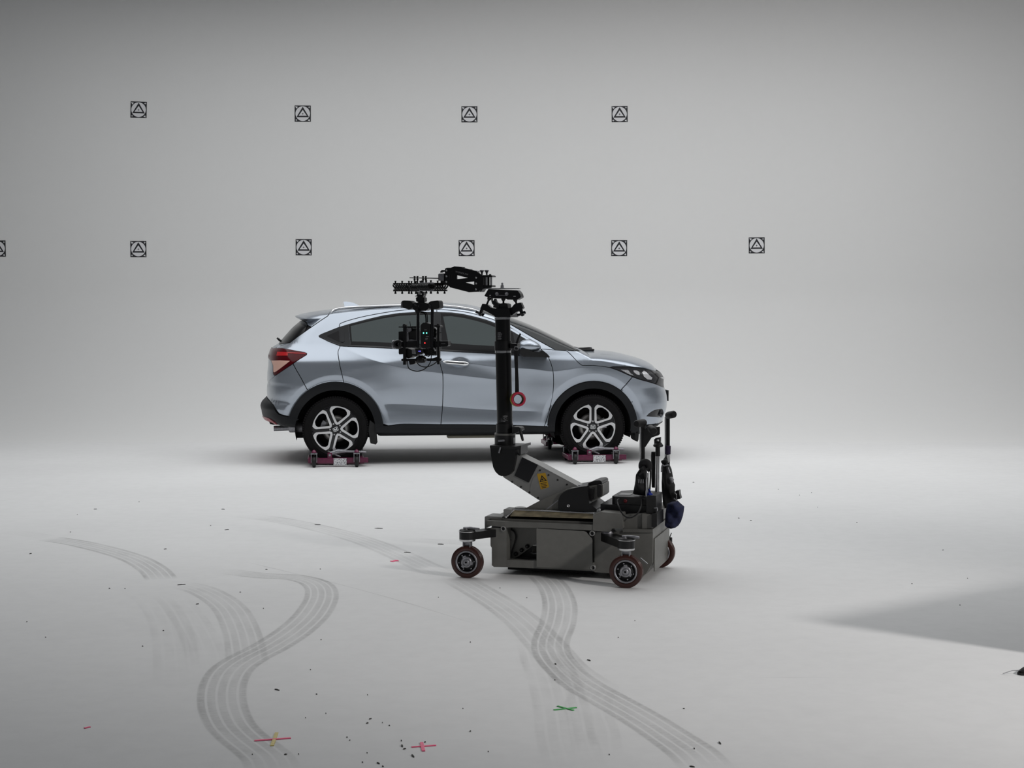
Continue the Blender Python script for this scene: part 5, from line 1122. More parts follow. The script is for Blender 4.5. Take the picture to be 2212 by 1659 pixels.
for u in (895.6, 901.8, 913.8, 919.8):
    t = q(u, 596.5, .30); m.lathe(t, (0, 0, -1), [(0, .0065), (.006, .0065), (.006, .004), (.016, .004), (.016, .0075), (.024, .006), (.028, .0045), (t.z - cz0, .0045)], 12)
m.build('hanger_bolt', M['black'], iso)

# ------------------------------------------------------------------ stabilised gimbal
gb, go = sub(907, 631, .30, 'gimbal', 'black two-handled camera gimbal hanging in front of the rear door', 'gimbal'); q = Rel(go)
m = MB(); q.slab(m, [(900, 630), (902, 630), (903.5, 636), (910.5, 636), (912, 630), (915, 630), (915.5, 637), (913.8, 640), (913.8, 642.5), (916.6, 642.8), (916.6, 651), (914, 652), (911.5, 652.5), (914.5, 654.5), (901, 654.5), (903.5, 652.5), (899, 651), (898.2, 643), (901, 642), (901.5, 640.5), (896.5, 640), (896.8, 638.8), (900.5, 638)], .275, .325, .0015); m.build('quick_release', M['satin'], gb)
m = MB(); q.slab(m, [(891, 656), (897, 654.4), (902, 653.4), (914, 653.4), (919, 654.6), (925, 655.5), (924.6, 668), (919, 671.5), (915.5, 670), (911, 672), (896, 671), (891.5, 667)], .265, .335, .003); m.build('top_housing', M['satin'], gb)
for pts, cap in (([(868.5, 651), (872, 649), (885.5, 650), (889.5, 652.5), (891.5, 655.5), (891, 664), (888.6, 667), (883, 668.6), (869.6, 664.8)], [(865.6, 664.5), (866.4, 653), (868.6, 649.8), (871.6, 649.4), (870, 656), (869.8, 665.4)]), ([(925.4, 654), (930, 650.8), (945.4, 649), (948, 651), (949.6, 663.5), (947.6, 666.4), (935, 668.6), (926, 666)], None)):
    m = MB(); q.slab(m, pts, .262, .338, .004); gg = m.build('handle_grip', M['rubber'], gb)
    if cap: m = MB(); q.slab(m, cap, .264, .336, .002); m.build('grip_cap', M['dullsteel'], gg)
for L in ([(896, 656.8), (899.5, 657.6), (902, 661), (902.9, 670), (903, 690), (903, 751)], [(926.5, 657.2), (930, 657.4), (932.8, 660.5), (934, 670), (933.8, 690), (933.8, 751)]):
    m = MB(); m.tube([q(u, v, .27) for u, v in L], .0098, 14, True, 5); m.build('side_tube', M['gloss'], gb)
m = MB(); m.lathe(q(902.5, 672.5, .262), (0, -1, 0), [(0, .016), (.006, .016), (.010, .010), (.012, .010)], 16); q.slab(m, [(897.5, 669), (907, 670), (906, 676), (899, 677)], .262, .285); m.build('tube_clamp', M['black'], gb)
m = MB(); m.tube([q(u, v, .31) for u, v in [(907.5, 674.6), (914, 676), (918.6, 679), (920, 686), (920.6, 697)]], .0045, 8, True, 4); m.tube([q(u, v, .315) for u, v in [(908, 673), (917, 674.5), (922.5, 679), (923.6, 698)]], .003, 8, True, 4); m.build('power_cable', M['rubber'], gb)
# cross arm with its motors
m = MB(); q.slab(m, [(859.5, 742), (865, 738.2), (880, 738), (900, 735.8), (900, 749), (880, 750), (866, 749.6)], .28, .33, .002); m.build('tilt_arm', M['satin'], gb); m = MB(); q.slab(m, [(936, 737.4), (967.6, 736.6), (968.2, 746.4), (966, 748), (936, 750)], .28, .33, .002); m.build('tilt_arm', M['satin'], gb)
m = MB(); q.slab(m, [(953, 742), (962, 742), (962, 743), (953, 743)], .2785, .28); m.build('arm_mark', M['dullsteel'], gb)
m = MB(); c = q(858, 744, .25); m.lathe(c, (0, 1, 0), [(0, .012), (.0, .024), (.006, .0275), (.07, .0275), (.076, .024), (.076, 0)], 24, False); m.lathe(q(851, 744, .30), (-1, 0, 0), [(-.012, .022), (0, .026), (.006, .026), (.010, .018), (.010, 0)], 24, False); mo = m.build('tilt_motor', M['black'], gb)
m = MB(); m.lathe(q(849.2, 744, .30), (1, 0, 0), [(0, .0262), (.004, .0268), (.006, .0262)], 24, False); m.tube([q(866, 735.6, .27), q(858, 734.8, .262), (q(850.8, 738, .262)), q(849.5, 744, .262), q(851, 751, .262), q(862, 752.5, .264)], .0022, 6, True, 4); m.tube([q(869, 738, .262), q(861, 741.5, .258), q(860, 744.5, .258), q(866, 748.5, .26), q(870.5, 750, .262)], .0022, 6, True, 4); m.build('motor_trim', M['dullsteel'], mo)
# cage
m = MB(); q.slab(m, [(870.6, 704), (876.4, 704), (876.4, 788), (870.6, 788)], .275, .295); q.slab(m, [(944, 702), (949.2, 702), (949.2, 787), (944, 787)], .275, .295); q.slab(m, [(868, 775.6), (897, 774.6), (921, 774.4), (934, 774), (944, 770.8), (950, 774), (952, 775), (952, 779), (944, 780), (897, 780.2), (868, 780.4)], .28, .30, .0015); q.slab(m, [(861, 705.4), (899, 704.6), (899, 708.6), (861, 707.4)], .27, .33)
q.slab(m, [(938, 702.5), (944, 702.4), (950.5, 703.5), (950.5, 707.5), (938, 706)], .27, .33); m.build('cage_frame', M['satin'], gb)
for u, v in [(946.6, 702), (870, 777.6), (950.5, 777)]: m = MB(); m.lathe(q(u, v, .272), (0, -1, 0), [(0, .008), (.006, .008), (.006, .005), (.010, .005)], 12); m.build('clamp_knob', M['black'], gb)
m = MB(); m.lathe(q(873.3, 702.4, .272), (0, -1, 0), [(0, .008), (.006, .008), (.006, .005), (.010, .005)], 12)
q.slab(m, [(870, 700.8), (876.4, 700.8), (877, 704.6), (869.6, 704.6)], .275, .30, .001); m.build('clamp_knob', M['black'], gb)
# control unit with lamps
m = MB(); q.slab(m, [(908.2, 704), (910, 700.5), (914, 697.2), (920.5, 696.8), (925, 698.6), (929.8, 699.5), (930.4, 748), (926, 751), (912, 752), (908.4, 746)], .262, .335, .003); cu_ = m.build('control_unit', M['black'], gb)
M['led_g'] = mat('green_led', (.05, .3, .25), .4, emit=(.16, .9, .68), estr=1.3); M['led_r'] = mat('red_led', (.3, .01, .01), .4, emit=(1, .03, .03), estr=1.6); M['led_b'] = mat('blue_led', (.02, .02, .3), .4, emit=(.16, .14, 1), estr=1.6)
for u, v in ((915.6, 719.3), (922.2, 719.3)):
    m = MB(); q.slab(m, [(u - 1.9, v - 1.5), (u + .4, v - 1.5), (u + .4, v + 1.5), (u - 1.9, v + 1.5)], .2608, .262); m.build('green_lamp', M['led_g'], cu_)
    m = MB(); q.slab(m, [(u + 1.0, v - 1.4), (u + 3.0, v - 1.4), (u + 3.0, v + 1.4), (u + 1.0, v + 1.4)], .2612, .262, 0, [[(u + 1.4, v - 1), (u + 2.6, v - 1), (u + 2.6, v + 1), (u + 1.4, v + 1)]]); m.build('lamp_bezel', mat('dim_green_rim', (.02, .10, .08), .5) if u < 920 else bpy.data.materials['dim_green_rim'], cu_)
m = MB(); m.lathe(q(917.8, 741, .262), (0, -1, 0), [(0, .0042), (.002, .004), (.003, 0)], 14, False); m.build('red_lamp', M['led_r'], cu_)
m = MB()
for u0, u1, v in ((916.5, 922, 712.6), (920, 926, 727.2), (918.5, 924, 731.4), (918.5, 923, 734)): q.slab(m, [(u0, v - .5), (u1, v - .5), (u1, v + .5), (u0, v + .5)], .2612, .262)
m.build('printed_text', M['print'], cu_)
# lower motor and receiver
m = MB(); c = q(909.5, 776, .30); m.lathe(c - Vector((0, 0, .022)), EZ, [(0, .010), (.0, .026), (.006, .030), (.030, .032), (.034, .030), (.040, .020), (.046, .014)], 28); m.build('roll_motor', M['satin'], gb)
m = MB(); q.slab(m, [(916.4, 776), (921, 776), (922.6, 779), (920, 779.6), (916.4, 779)], .255, .262); m.build('usb_port', M['dullsteel'], gb)
m = MB(); q.slab(m, [(896.6, 753), (908, 752), (913, 754), (914, 762), (909, 766), (898, 766)], .266, .30, .003); rx = m.build('receiver', M['black'], gb)
m = MB(); m.lathe(q(907.4, 758.8, .266), (0, -1, 0), [(0, .0036), (.002, .003), (.0026, 0)], 12, False); m.lathe(q(904.2, 758.8, .266), (0, -1, 0), [(0, .0020), (.001, .0020), (.001, 0)], 12, False); m.build('blue_lamp', M['led_b'], rx)
m = MB(); q.slab(m, [(889.4, 755), (895.6, 754.4), (895.6, 765), (890, 764)], .275, .31); m.build('alloy_block', M['dullsteel'], gb)
m = MB()
for L in ([(880.1, 780), (881, 789), (883, 795.5), (890.6, 800), (903.7, 801.8), (916, 797.8), (924.6, 790.5), (930.4, 780), (931.8, 766)], [(900.6, 781.5), (905, 788.4), (916, 792.7), (926.8, 791.3), (937.6, 786.2), (944.9, 780)]): m.tube([q(u, v, .285) for u, v in L], .0032, 8, True, 5)
m.build('hanging_cable', M['rubber'], gb)

# ------------------------------------------------------------------ the camera in the gimbal
cm, cmo = sub(893, 775, .33, 'cinema_camera', 'black boxy film camera cradled inside the hanging gimbal', 'camera'); q = Rel(cmo)
m = MB(); q.slab(m, [(882.5, 716), (899, 714.5), (899, 737), (884, 737)], .30, .42, .003); q.slab(m, [(928, 704), (942, 712), (943, 768), (918, 768), (916, 754), (930, 752)], .31, .38, .003); q.slab(m, [(878, 752), (890, 756), (891, 771), (880, 775), (877.5, 770)], .30, .40, .003); bd = m.build('camera_body', M['black'], cm)
m = MB(); q.slab(m, [(861, 716.4), (870, 715.6), (872, 717), (872, 765), (862.5, 765.6), (861.2, 763)], .31, .38, .002); m.build('battery_pack', M['satin'], cm)
m = MB(); q.slab(m, [(876.5, 712), (882.5, 706.5), (887.5, 707.5), (889, 714), (884, 717.5), (877, 718.5)], .29, .32, .001); q.slab(m, [(884, 734), (887.5, 733), (899, 735), (899, 738), (884, 738)], .29, .33); q.slab(m, [(879, 720), (882, 718), (883.4, 737), (880, 738)], .29, .32); m.build('camera_bracket', M['dullsteel'], cm)
m = MB(); q.slab(m, [(887, 709), (899, 708.8), (899, 716), (890, 716.6)], .31, .36); q.slab(m, [(890, 764.6), (901, 766), (901, 769), (892, 768)], .29, .34); q.slab(m, [(883, 780), (897, 780), (897, 785), (893, 787), (885, 788)], .29, .34, .002); m.build('camera_plate', M['satin'], cm)
m = MB(); m.tube([q(885.4, 694.4, .31), q(887, 706, .31)], .002, 6); m.tube([q(941, 721.5, .29), q(953.5, 718, .29)], .002, 6); m.build('antenna', M['black'], cm)
m = MB()
rr = random.Random(11)
for k in range(9):
    u0, v0 = rr.uniform(918, 942), rr.uniform(745, 768); pts = [(u0, v0)]
    for _ in range(4): u0 += rr.uniform(-7, 7); v0 += rr.uniform(-6, 6); pts.append((min(max(u0, 916), 943), min(max(v0, 742), 771)))
    m.tube([q(u, v, rr.uniform(.270, .30)) for u, v in pts], .0024, 6, True, 4)
for k in range(5): m.tube([q(939 + rr.uniform(-2, 2), 708 + 9 * k, .28), q(942.5, 714 + 9 * k, .275), q(939.5, 719 + 8 * k, .28)], .0026, 6, True, 4)
m.build('cable_loom', M['rubber'], cm)
m = MB(); q.slab(m, [(935.8, 751.5), (937.6, 750.8), (941.6, 756.4), (939, 758.8)], .264, .272, .001); q.slab(m, [(938.6, 728.4), (940.8, 729.6), (941.4, 732), (938.8, 732.6)], .27, .275, .001); m.build('plug', M['steel'], cm)

# ------------------------------------------------------------------ strap and tape rolls on the column
sp, spo = sub(1114.5, 748, .25, 'webbing_strap', 'black webbing strap hanging from the column clamp', 'strap'); q = Rel(spo)
m = MB()
def band(mb, pts, w, b, th=.0018):
    Lp = [q(u, v, b) for u, v in pts]; vs = []; n = len(Lp)
    for i, p in enumerate(Lp):
        t = (Lp[min(i + 1, n - 1)] - Lp[max(i - 1, 0)]).normalized(); s = Vector((t.z, 0, -t.x)) * (w[i] / 2)
        vs += [p + s + Vector((0, th, 0)), p - s + Vector((0, th, 0)), p - s - Vector((0, th, 0)), p + s - Vector((0, th, 0))]
    fs = []
    for i in range(n - 1):
        for k in range(4): fs.append((i * 4 + k, i * 4 + (k + 1) % 4, i * 4 + 4 + (k + 1) % 4, i * 4 + 4 + k))
    fs += [(0, 1, 2, 3), (n * 4 - 1, n * 4 - 2, n * 4 - 3, n * 4 - 4)]; mb.add(vs, fs, False)
band(m, [(1114.6, 752), (1114.9, 775), (1115.8, 800), (1116.6, 825), (1116.9, 849)], [.024, .023, .019, .022, .024], .235); band(m, [(1116, 742), (1119.4, 731.5), (1124.2, 720.8)], [.014, .012, .010], .245)
m.build('strap_webbing', M['bagblack'], sp)
m = MB(); m.tube([q(1111.5, 749, .233), q(1118.5, 749, .233), q(1119.6, 752.5, .233), q(1118.6, 756, .233), q(1112, 756, .233), q(1111.5, 749, .233)], .0022, 6); m.build('strap_buckle', M['dullsteel'], sp)
def tape_roll(u, v, b, R0, col, name_label, rough=.35):
    p = at(u, v, b); ax = Vector((.32, -1, .02)).normalized(); w_o = R.o + R.ea * p.x + R.eb * p.y
    t = thing('tape_roll', name_label, 'tape', (w_o.x, w_o.y, p.z), R.yaw, 'rolls of tape on the strap')
    m = MB(); m.lathe(-ax * .011, ax, [(0, .030), (0, R0), (.022, R0), (.022, .030)], 44, False, True); m.build('tape', mat(name_label.split()[0] + '_cloth_tape', col, rough, noise=.08, nscale=60), t)
    m = MB(); m.lathe(-ax * .0112, ax, [(0, .0275), (0, .0305), (.0224, .0305), (.0224, .0275)], 40, False, True); m.build('cardboard_core', mat('dark_card', (.03, .025, .022), .8), t)
tape_roll(1119.8, 862.2, .225, .0440, (.62, .030, .075), 'pink tape roll hanging nearest on the black strap')
tape_roll(1117.3, 862.6, .250, .0435, (.42, .40, .03), 'yellow tape roll hanging on the strap behind the pink one')

# ------------------------------------------------------------------ bags and oddments hung on the push bars
def bag(name, label, outline, b, depth, mt, seed, lump=.012, nz=30, na=22):
    """a slack hanging bag: the outline swells out front and back, with folds"""
    rr = random.Random(seed); L = [at(u, v, b) for u, v in outline]; cx = sum(p.x for p in L) / len(L); zmin = min(p.z for p in L); zmax = max(p.z for p in L)
    o = Vector((cx, b, zmin)); w = R.o + R.ea * cx + R.eb * b; t = thing(name, label, 'bag', (w.x, w.y, zmin), R.yaw)
    poly = [(p.x - cx, p.z - zmin) for p in L]; hgt = zmax - zmin; ph = [rr.uniform(0, 6.28) for _ in range(8)]; vs = []; fs = []
    for j in range(nz + 1):
        z = hgt * min(max(j / nz, .004), .996); xs_ = []
        for i in range(len(poly)):
            a, c = poly[i], poly[(i + 1) % len(poly)]
            if (a[1] > z) != (c[1] > z): xs_.append(a[0] + (c[0] - a[0]) * (z - a[1]) / (c[1] - a[1]))
        x0, x1 = min(xs_), max(xs_); mid, hw = (x0 + x1) / 2, max((x1 - x0) / 2, .004); zz = z / hgt; dd = depth * min(1, hw / .02) * (.45 + .55 * math.sin(PI * (1 - zz) ** .7) ** .6) * min(1, 4 * zz + .12)
        for k in range(na):
            a = 2 * PI * k / na; f = 1 + .16 * math.sin(3 * a + ph[0] + 5 * zz) + .10 * math.sin(7 * a + ph[1] - 9 * zz) + .08 * math.sin(13 * zz + ph[2] + 2 * a)
            vs.append((mid + hw * math.cos(a), dd * math.sin(a) * f + lump * math.sin(9 * zz + ph[3] + 3 * a) * abs(math.sin(a)), z))
    for j in range(nz):
        for k in range(na): fs.append((j * na + k, j * na + (k + 1) % na, (j + 1) * na + (k + 1) % na, (j + 1) * na + k))
    fs += [tuple(range(na))[::-1], tuple(range(nz * na, nz * na + na))]
    m = MB(); m.add(vs, fs); body = m.build('bag_body', mt, t); return t, o
bg1, o1 = bag('tool_bag', 'black cloth tool bag hung from the near push bar', [(1386, 1006), (1391, 1003), (1397, 1005), (1400, 1018), (1401, 1050), (1402, 1069), (1394, 1071), (1367, 1067.5), (1368, 1062), (1373.6, 1034), (1374.2, 1025), (1380, 1016)], .17, .055, M['bagblack'], 2); q = Rel(o1)
m = MB()
for k in range(4): q.slab(m, [(1378 + k * 3.6, 1035.4), (1379.2 + k * 3.6, 1035.4), (1380 + k * 3.6, 1044), (1378.8 + k * 3.6, 1044)], .098, .101)
m.build('pocket_loops', M['dullsteel'], bg1)
m = MB(); m.tube([q(1385.6, 1012, .17), q(1386.5, 1003, .165), q(1391, 999, .16), q(1398, 1000, .16), q(1401, 1006, .16), q(1399, 1013, .165), q(1391, 1015, .16)], [.016, .020, .022, .022, .020, .014], 12, True, 4); m.tube([q(1400, 1008, .15), q(1404.5, 1015, .15), q(1405, 1035, .15), q(1403.5, 1058, .15)], .005, 8, True, 4); m.tube([q(1400, 1012, .12), q(1390, 1018, .11), q(1381, 1026, .11)], .005, 8, True, 4); m.build('bag_strap', M['bagblack'], bg1)
ps, po = sub(1398, 1088, .14, 'folding_pole', 'short bright steel pole tied beside the black tool bag', 'pole'); q = Rel(po)
m = MB(); m.tube([q(1397, 1088, .14), q(1396.6, 1050, .14), q(1396.4, 1030, .14)], .0075, 12); m.tube([q(1398, 1031, .138), q(1397.5, 1021, .138), q(1395, 1017.5, .138), q(1392, 1020.5, .138)], [.0095, .0095, .008, .005], 12, True, 3); m.build('steel_tube', M['steel'], ps)
rg, ro = bag('blue_rag', 'bright blue crumpled rag stuffed beside the steel pole', [(1402, 1056), (1405, 1059), (1406.5, 1065), (1410.5, 1067), (1408.5, 1073), (1403, 1075.5), (1396, 1074), (1397, 1070), (1400, 1065)], .12, .022, mat('blue_rag', (.010, .030, .30), .8, noise=.4, nscale=40), 5, .006, 16, 18); rg['category'] = 'rag'
tg, to = sub(1403, 1088, .10, 'tag_card', 'grey printed card tucked under the blue rag', 'card'); q = Rel(to)
m = MB(); q.slab(m, [(1396.8, 1075.5), (1409.6, 1072.6), (1410.2, 1083.4), (1402, 1088.4), (1396.8, 1088)], .10, .102); m.build('card_sheet', mat('grey_card', (.16, .16, .16), .5), tg)
m = MB(); q.slab(m, [(1400, 1077.5), (1401, 1077.3), (1401, 1083.5), (1400, 1083.6)], .099, .10); q.slab(m, [(1399, 1086), (1408.4, 1081.6), (1408.6, 1082.2), (1399, 1086.8)], .099, .10); m.build('card_print', M['ink'], tg)
bg2, o2 = bag('equipment_bag', 'long black equipment bag hung from the far push bar', [(1431, 1005), (1437, 1002), (1444.7, 1003.6), (1449.5, 1014), (1452.8, 1027), (1455.6, 1043), (1458, 1047), (1457.6, 1060), (1462, 1070), (1464, 1084), (1462, 1096), (1436, 1098), (1432, 1090), (1429.5, 1040)], .47, .060, M['bagblack'], 8); q = Rel(o2)
m = MB(); m.tube([q(1447, 1032, .405), q(1449.6, 1033, .402), q(1452, 1037, .402), (q(1451.6, 1041, .405)), q(1449, 1040, .404)], [.006, .012, .012, .008, .004], 10); m.build('reflective_patch', mat('grey_reflective', (.32, .32, .34), .5), bg2)
m = MB(); m.tube([q(1444, 1003.5, .42), q(1435, 1006.5, .41), q(1431, 1004, .41), q(1429, 1010, .41), q(1428.6, 1020, .41)], .0035, 8, True, 4); m.tube([q(1443, 1010, .41), q(1447, 1022, .405)], .006, 8); m.build('draw_cord', M['dullsteel'], bg2)
m = MB(); q.slab(m, [(1459, 1060.5), (1466.6, 1059.6), (1467.4, 1068), (1470, 1077.6), (1463, 1078.6), (1459.5, 1074)], .40, .46, .003); m.build('strap_clip', M['satin'], bg2)
m = MB(); m.tube([q(1456, 1076.6, .395), q(1461, 1081, .393), q(1461.6, 1076, .393), q(1460.4, 1067.4, .393), q(1457.4, 1065.2, .393)], [.005, .004, .0035, .0035, .0025], 8, True, 4); m.build('carabiner', M['steel'], bg2)
m = MB(); m.tube([q(1440, 988, .50), q(1437.5, 996, .48), q(1436, 1003, .45), q(1438, 1008, .43)], [.010, .016, .018, .012], 12, True, 4); m.tube([q(1430, 998, .44), q(1438, 996, .43), q(1441, 1000, .43)], [.010, .013, .010], 10); m.build('bag_knot', M['bagblack'], bg2)
m = MB(); q.slab(m, [(1440, 983.5), (1446.6, 981.5), (1447.4, 996), (1443.4, 1000)], .47, .4715); m.build('luggage_tag', M['paper'], bg2)
pu, o3 = bag('blue_pouch', 'navy blue drawstring pouch hanging below the far push bar', [(1441, 1088), (1452, 1084), (1464.5, 1082.5), (1478, 1095), (1477, 1105), (1475.4, 1114), (1471, 1127), (1465.5, 1135.6), (1458, 1140.4), (1449, 1142), (1440.5, 1139.4), (1436, 1135), (1437.5, 1110)], .30, .050, M['navy'], 4, .016)
# ------------------------------------------------------------------ marks on the floor
def ribbon(pts, width, name, mt, parent, z=.0012, seed=0, k=10):
    P = spline([on_floor(u, v) for u, v in pts], k); n = len(P); vs = []; fs = []; L = 0; us = []
    w = [np.interp(i / (n - 1), np.linspace(0, 1, len(width)), width) for i in range(n)] if isinstance(width, (list, tuple)) else [width] * n
    cols = 6
    for i, p in enumerate(P):
        t = (P[min(i + 1, n - 1)] - P[max(i - 1, 0)]); t.z = 0; t.normalize(); s = Vector((-t.y, t.x, 0))
        if i: L += (p - P[i - 1]).length
        for c in range(cols + 1): vs.append((p.x + s.x * w[i] * (c / cols - .5), p.y + s.y * w[i] * (c / cols - .5), z)); us.append((c / cols, L))
    tot = L
    for i in range(n - 1):
        for c in range(cols): a = i * (cols + 1) + c; fs.append((a, a + 1, a + cols + 2, a + cols + 1))
    me = bpy.data.meshes.new(name); me.from_pydata(vs, [], fs); uv = me.uv_layers.new(name='track'); u2 = me.uv_layers.new(name='along')
    for l in me.loops: uv.data[l.index].uv = (us[l.vertex_index][0], us[l.vertex_index][1] + seed * 3.7); u2.data[l.index].uv = (us[l.vertex_index][1] / tot, seed)
    me.materials.append(mt); o = bpy.data.objects.new(name, me); C.objects.link(o); o.parent = parent
    return o
def track_material(name, strength, ribs, fade=(.06, .06), lines=.9, patch=.5):
    """rubber left by a tyre: ribs with clean grooves between, patchy along its length"""
    m = bpy.data.materials.new(name); m.use_nodes = True; nt = m.node_tree; L = nt.links.new; out = nt.nodes['Material Output']; b = nt.nodes['Principled BSDF']
    b.inputs['Base Color'].default_value = (.10, .098, .092, 1); b.inputs['Roughness'].default_value = .7
    def math_(op, a, c=None, v=None):
        q = nt.nodes.new('ShaderNodeMath'); q.operation = op; q.use_clamp = False; L(a, q.inputs[0])
        if c is not None: L(c, q.inputs[1])
        if v is not None: q.inputs[1].default_value = v
        return q.outputs[0]
    def rng(src, a, bb, lo=0, hi=1):
        r = nt.nodes.new('ShaderNodeMapRange'); r.inputs[1].default_value = a; r.inputs[2].default_value = bb; r.inputs[3].default_value = lo; r.inputs[4].default_value = hi; L(src, r.inputs[0]); return r.outputs[0]
    uv = nt.nodes.new('ShaderNodeUVMap'); uv.uv_map = 'track'; sp = nt.nodes.new('ShaderNodeSeparateXYZ'); L(uv.outputs[0], sp.inputs[0])
    u2 = nt.nodes.new('ShaderNodeUVMap'); u2.uv_map = 'along'; s2 = nt.nodes.new('ShaderNodeSeparateXYZ'); L(u2.outputs[0], s2.inputs[0])
    fr = math_('FRACT', math_('MULTIPLY', sp.outputs[0], v=ribs)); tri = math_('ABSOLUTE', math_('SUBTRACT', fr, v=.5))          # 0 mid-rib, .5 groove
    groove = rng(tri, .33, .42, 1.0, 1 - lines)
    edge_ = math_('ABSOLUTE', math_('SUBTRACT', sp.outputs[0], v=.5)); side = rng(edge_, .44, .50, 1.0, 0.0); shoulder = rng(edge_, .28, .42, .65, 1.0)
    def noise(sx, sy, det=5):
        mp = nt.nodes.new('ShaderNodeMapping'); mp.inputs['Scale'].default_value = (sx, sy, 1); n = nt.nodes.new('ShaderNodeTexNoise'); n.inputs['Scale'].default_value = 1; n.inputs['Detail'].default_value = det
        L(uv.outputs[0], mp.inputs[0]); L(mp.outputs[0], n.inputs['Vector']); return n.outputs['Fac']
    k = math_('MULTIPLY', groove, side); k = math_('MULTIPLY', k, shoulder); k = math_('MULTIPLY', k, rng(noise(2.2, 2.2), .36, .62, 1 - patch, 1.0)); k = math_('MULTIPLY', k, rng(noise(6, 60, 4), .35, .65, .55, 1.0))
    k = math_('MULTIPLY', k, rng(s2.outputs[0], 0, fade[0], 0, 1)); k = math_('MULTIPLY', k, rng(s2.outputs[0], 1 - fade[1], 1, 1, 0)); k = math_('MULTIPLY', k, v=strength)
    tr = nt.nodes.new('ShaderNodeBsdfTransparent'); mx = nt.nodes.new('ShaderNodeMixShader'); L(k, mx.inputs[0]); L(tr.outputs[0], mx.inputs[1]); L(b.outputs[0], mx.inputs[2]); L(mx.outputs[0], out.inputs[0]); return m
T1 = track_material('tyre_mark_strong', .25, 5.0); T2 = track_material('tyre_mark_mid', .17, 5.0, (.1, .15), .9, .6); T3 = track_material('tyre_mark_faint', .12, 5.0, (.2, .25), .8, .8); T4 = track_material('tyre_mark_trace', .07, 4.0, (.3, .3), .8, .9)
for i, (pts, w, mt) in enumerate([
    ([(480, 1233), (560, 1243), (640, 1248), (684, 1262), (695, 1287), (676, 1325), (637, 1362), (585, 1396), (535, 1422), (500, 1447), (482, 1480), (480, 1520), (494, 1560), (520, 1590), (556, 1618), (580, 1640), (592, 1668)], [.17, .18, .19, .21, .215, .215, .215, .21, .20, .20, .205], T1),
    ([(100, 1163), (160, 1172), (230, 1188), (290, 1207), (330, 1230), (350, 1252)], .20, T1),
    ([(385, 1262), (430, 1273), (470, 1293), (500, 1320), (520, 1360), (530, 1400), (534, 1440)], .20, T2),
    ([(520, 1113), (600, 1123), (690, 1141), (780, 1166), (850, 1193), (920, 1225), (975, 1247)], .22, T2),
    ([(985, 1250), (1030, 1275), (1090, 1312), (1140, 1352), (1185, 1400), (1225, 1445), (1290, 1490)], .22, T2),
    ([(1165, 1238), (1195, 1268), (1209, 1305), (1205, 1345), (1190, 1385), (1194, 1415), (1222, 1450), (1262, 1482), (1315, 1512), (1385, 1552), (1450, 1594), (1498, 1628), (1530, 1662)], [.19, .195, .20, .20, .19, .19, .20, .20, .20, .21, .21], T1),
    ([(1165, 1390), (1180, 1430), (1200, 1480), (1215, 1540), (1225, 1600), (1245, 1662)], .24, T3),
    ([(300, 1270), (345, 1310), (370, 1360), (380, 1420), (384, 1490)], .22, T4),
    ([(370, 1290), (410, 1340), (440, 1400), (452, 1460)], .2, T4),
    ([(0, 1150), (60, 1154), (110, 1162)], .16, T4), ([(880, 1166), (950, 1170), (1010, 1173), (1060, 1180)], .20, T3), ([(1300, 1470), (1270, 1520), (1285, 1580), (1290, 1640)], .2, T4)]):
    ribbon(pts, w, 'tyre_track', mt, floor, .0004 + .00012 * i, i)
# a hairline joint in the floor paint
hl_m = track_material('floor_hairline', .32, 1.0, (.1, .2), 0, .9)
ribbon([(520, 1212), (640, 1240), (760, 1270), (880, 1303), (960, 1328), (1060, 1358)], .010, 'paint_crack', hl_m, floor, .0020, 3)
# tape marks
def strip(mb, a, b, w, z0, z1):
    A, B = on_floor(*a), on_floor(*b); d = (B - A); d.z = 0; d.normalize(); s = Vector((-d.y, d.x, 0)) * w / 2
    mb.prism([((A + s).x, (A + s).y), ((A - s).x, (A - s).y), ((B - s).x, (B - s).y), ((B + s).x, (B + s).y)], O0, EX, EY, EZ, z0, z1)
M['pinktape'] = mat('pink_tape', (.95, .09, .23), .45, noise=.1, nscale=40); M['yeltape'] = mat('yellow_tape', (.62, .50, .13), .5, noise=.15, nscale=40); M['grntape'] = mat('green_tape', (.04, .42, .08), .45, noise=.15, nscale=40)
def tape_mark(label, strips, group=None):
    c = on_floor(*strips[0][0]); t = thing('tape_mark', label, 'tape mark', (0, 0, 0), 0, 'tape marks on the floor')
    cx = on_floor((strips[0][0][0] + strips[0][1][0]) / 2, (strips[0][0][1] + strips[0][1][1]) / 2); t.location = (cx.x, cx.y, 0)
    for k, (a, b, w, mt) in enumerate(strips):
        m = MB(); z0 = .0026 + .0004 * k; strip(m, a, b, w, z0 - .0024, z0 + .0003); m.v = [(p[0] - cx.x, p[1] - cx.y, p[2]) for p in m.v]; m.build('tape_strip', mt, t)
    return t
tape_mark('pink and yellow tape cross lying on a dark tyre track', [((597.8, 1583.4), (587.6, 1611.6), .013, M['yeltape']), ((549.4, 1600.8), (628.2, 1595), .011, M['pinktape'])])
tape_mark('pink tape cross alone on the floor near the bottom edge', [((889, 1614.4), (941.8, 1610.6), .009, M['pinktape']), ((910.6, 1604.6), (914.8, 1623.2), .012, M['pinktape'])])
tape_mark('bright green tape cross on the floor in front of the dolly', [((1196.4, 1534.2), (1245.4, 1529), .009, M['grntape']), ((1204.2, 1526), (1239, 1535.2), .009, M['grntape'])])
tape_mark('small pink tape cross beyond the dolly wheel', [((843, 1212.4), (862, 1212.2), .008, M['pinktape']), ((846.6, 1213.6), (857, 1210.6), .02, M['pinktape'])])
tape_mark('short scrap of pink tape near the lower left corner', [((182.5, 1573.6), (194.4, 1570.6), .010, M['pinktape'])])
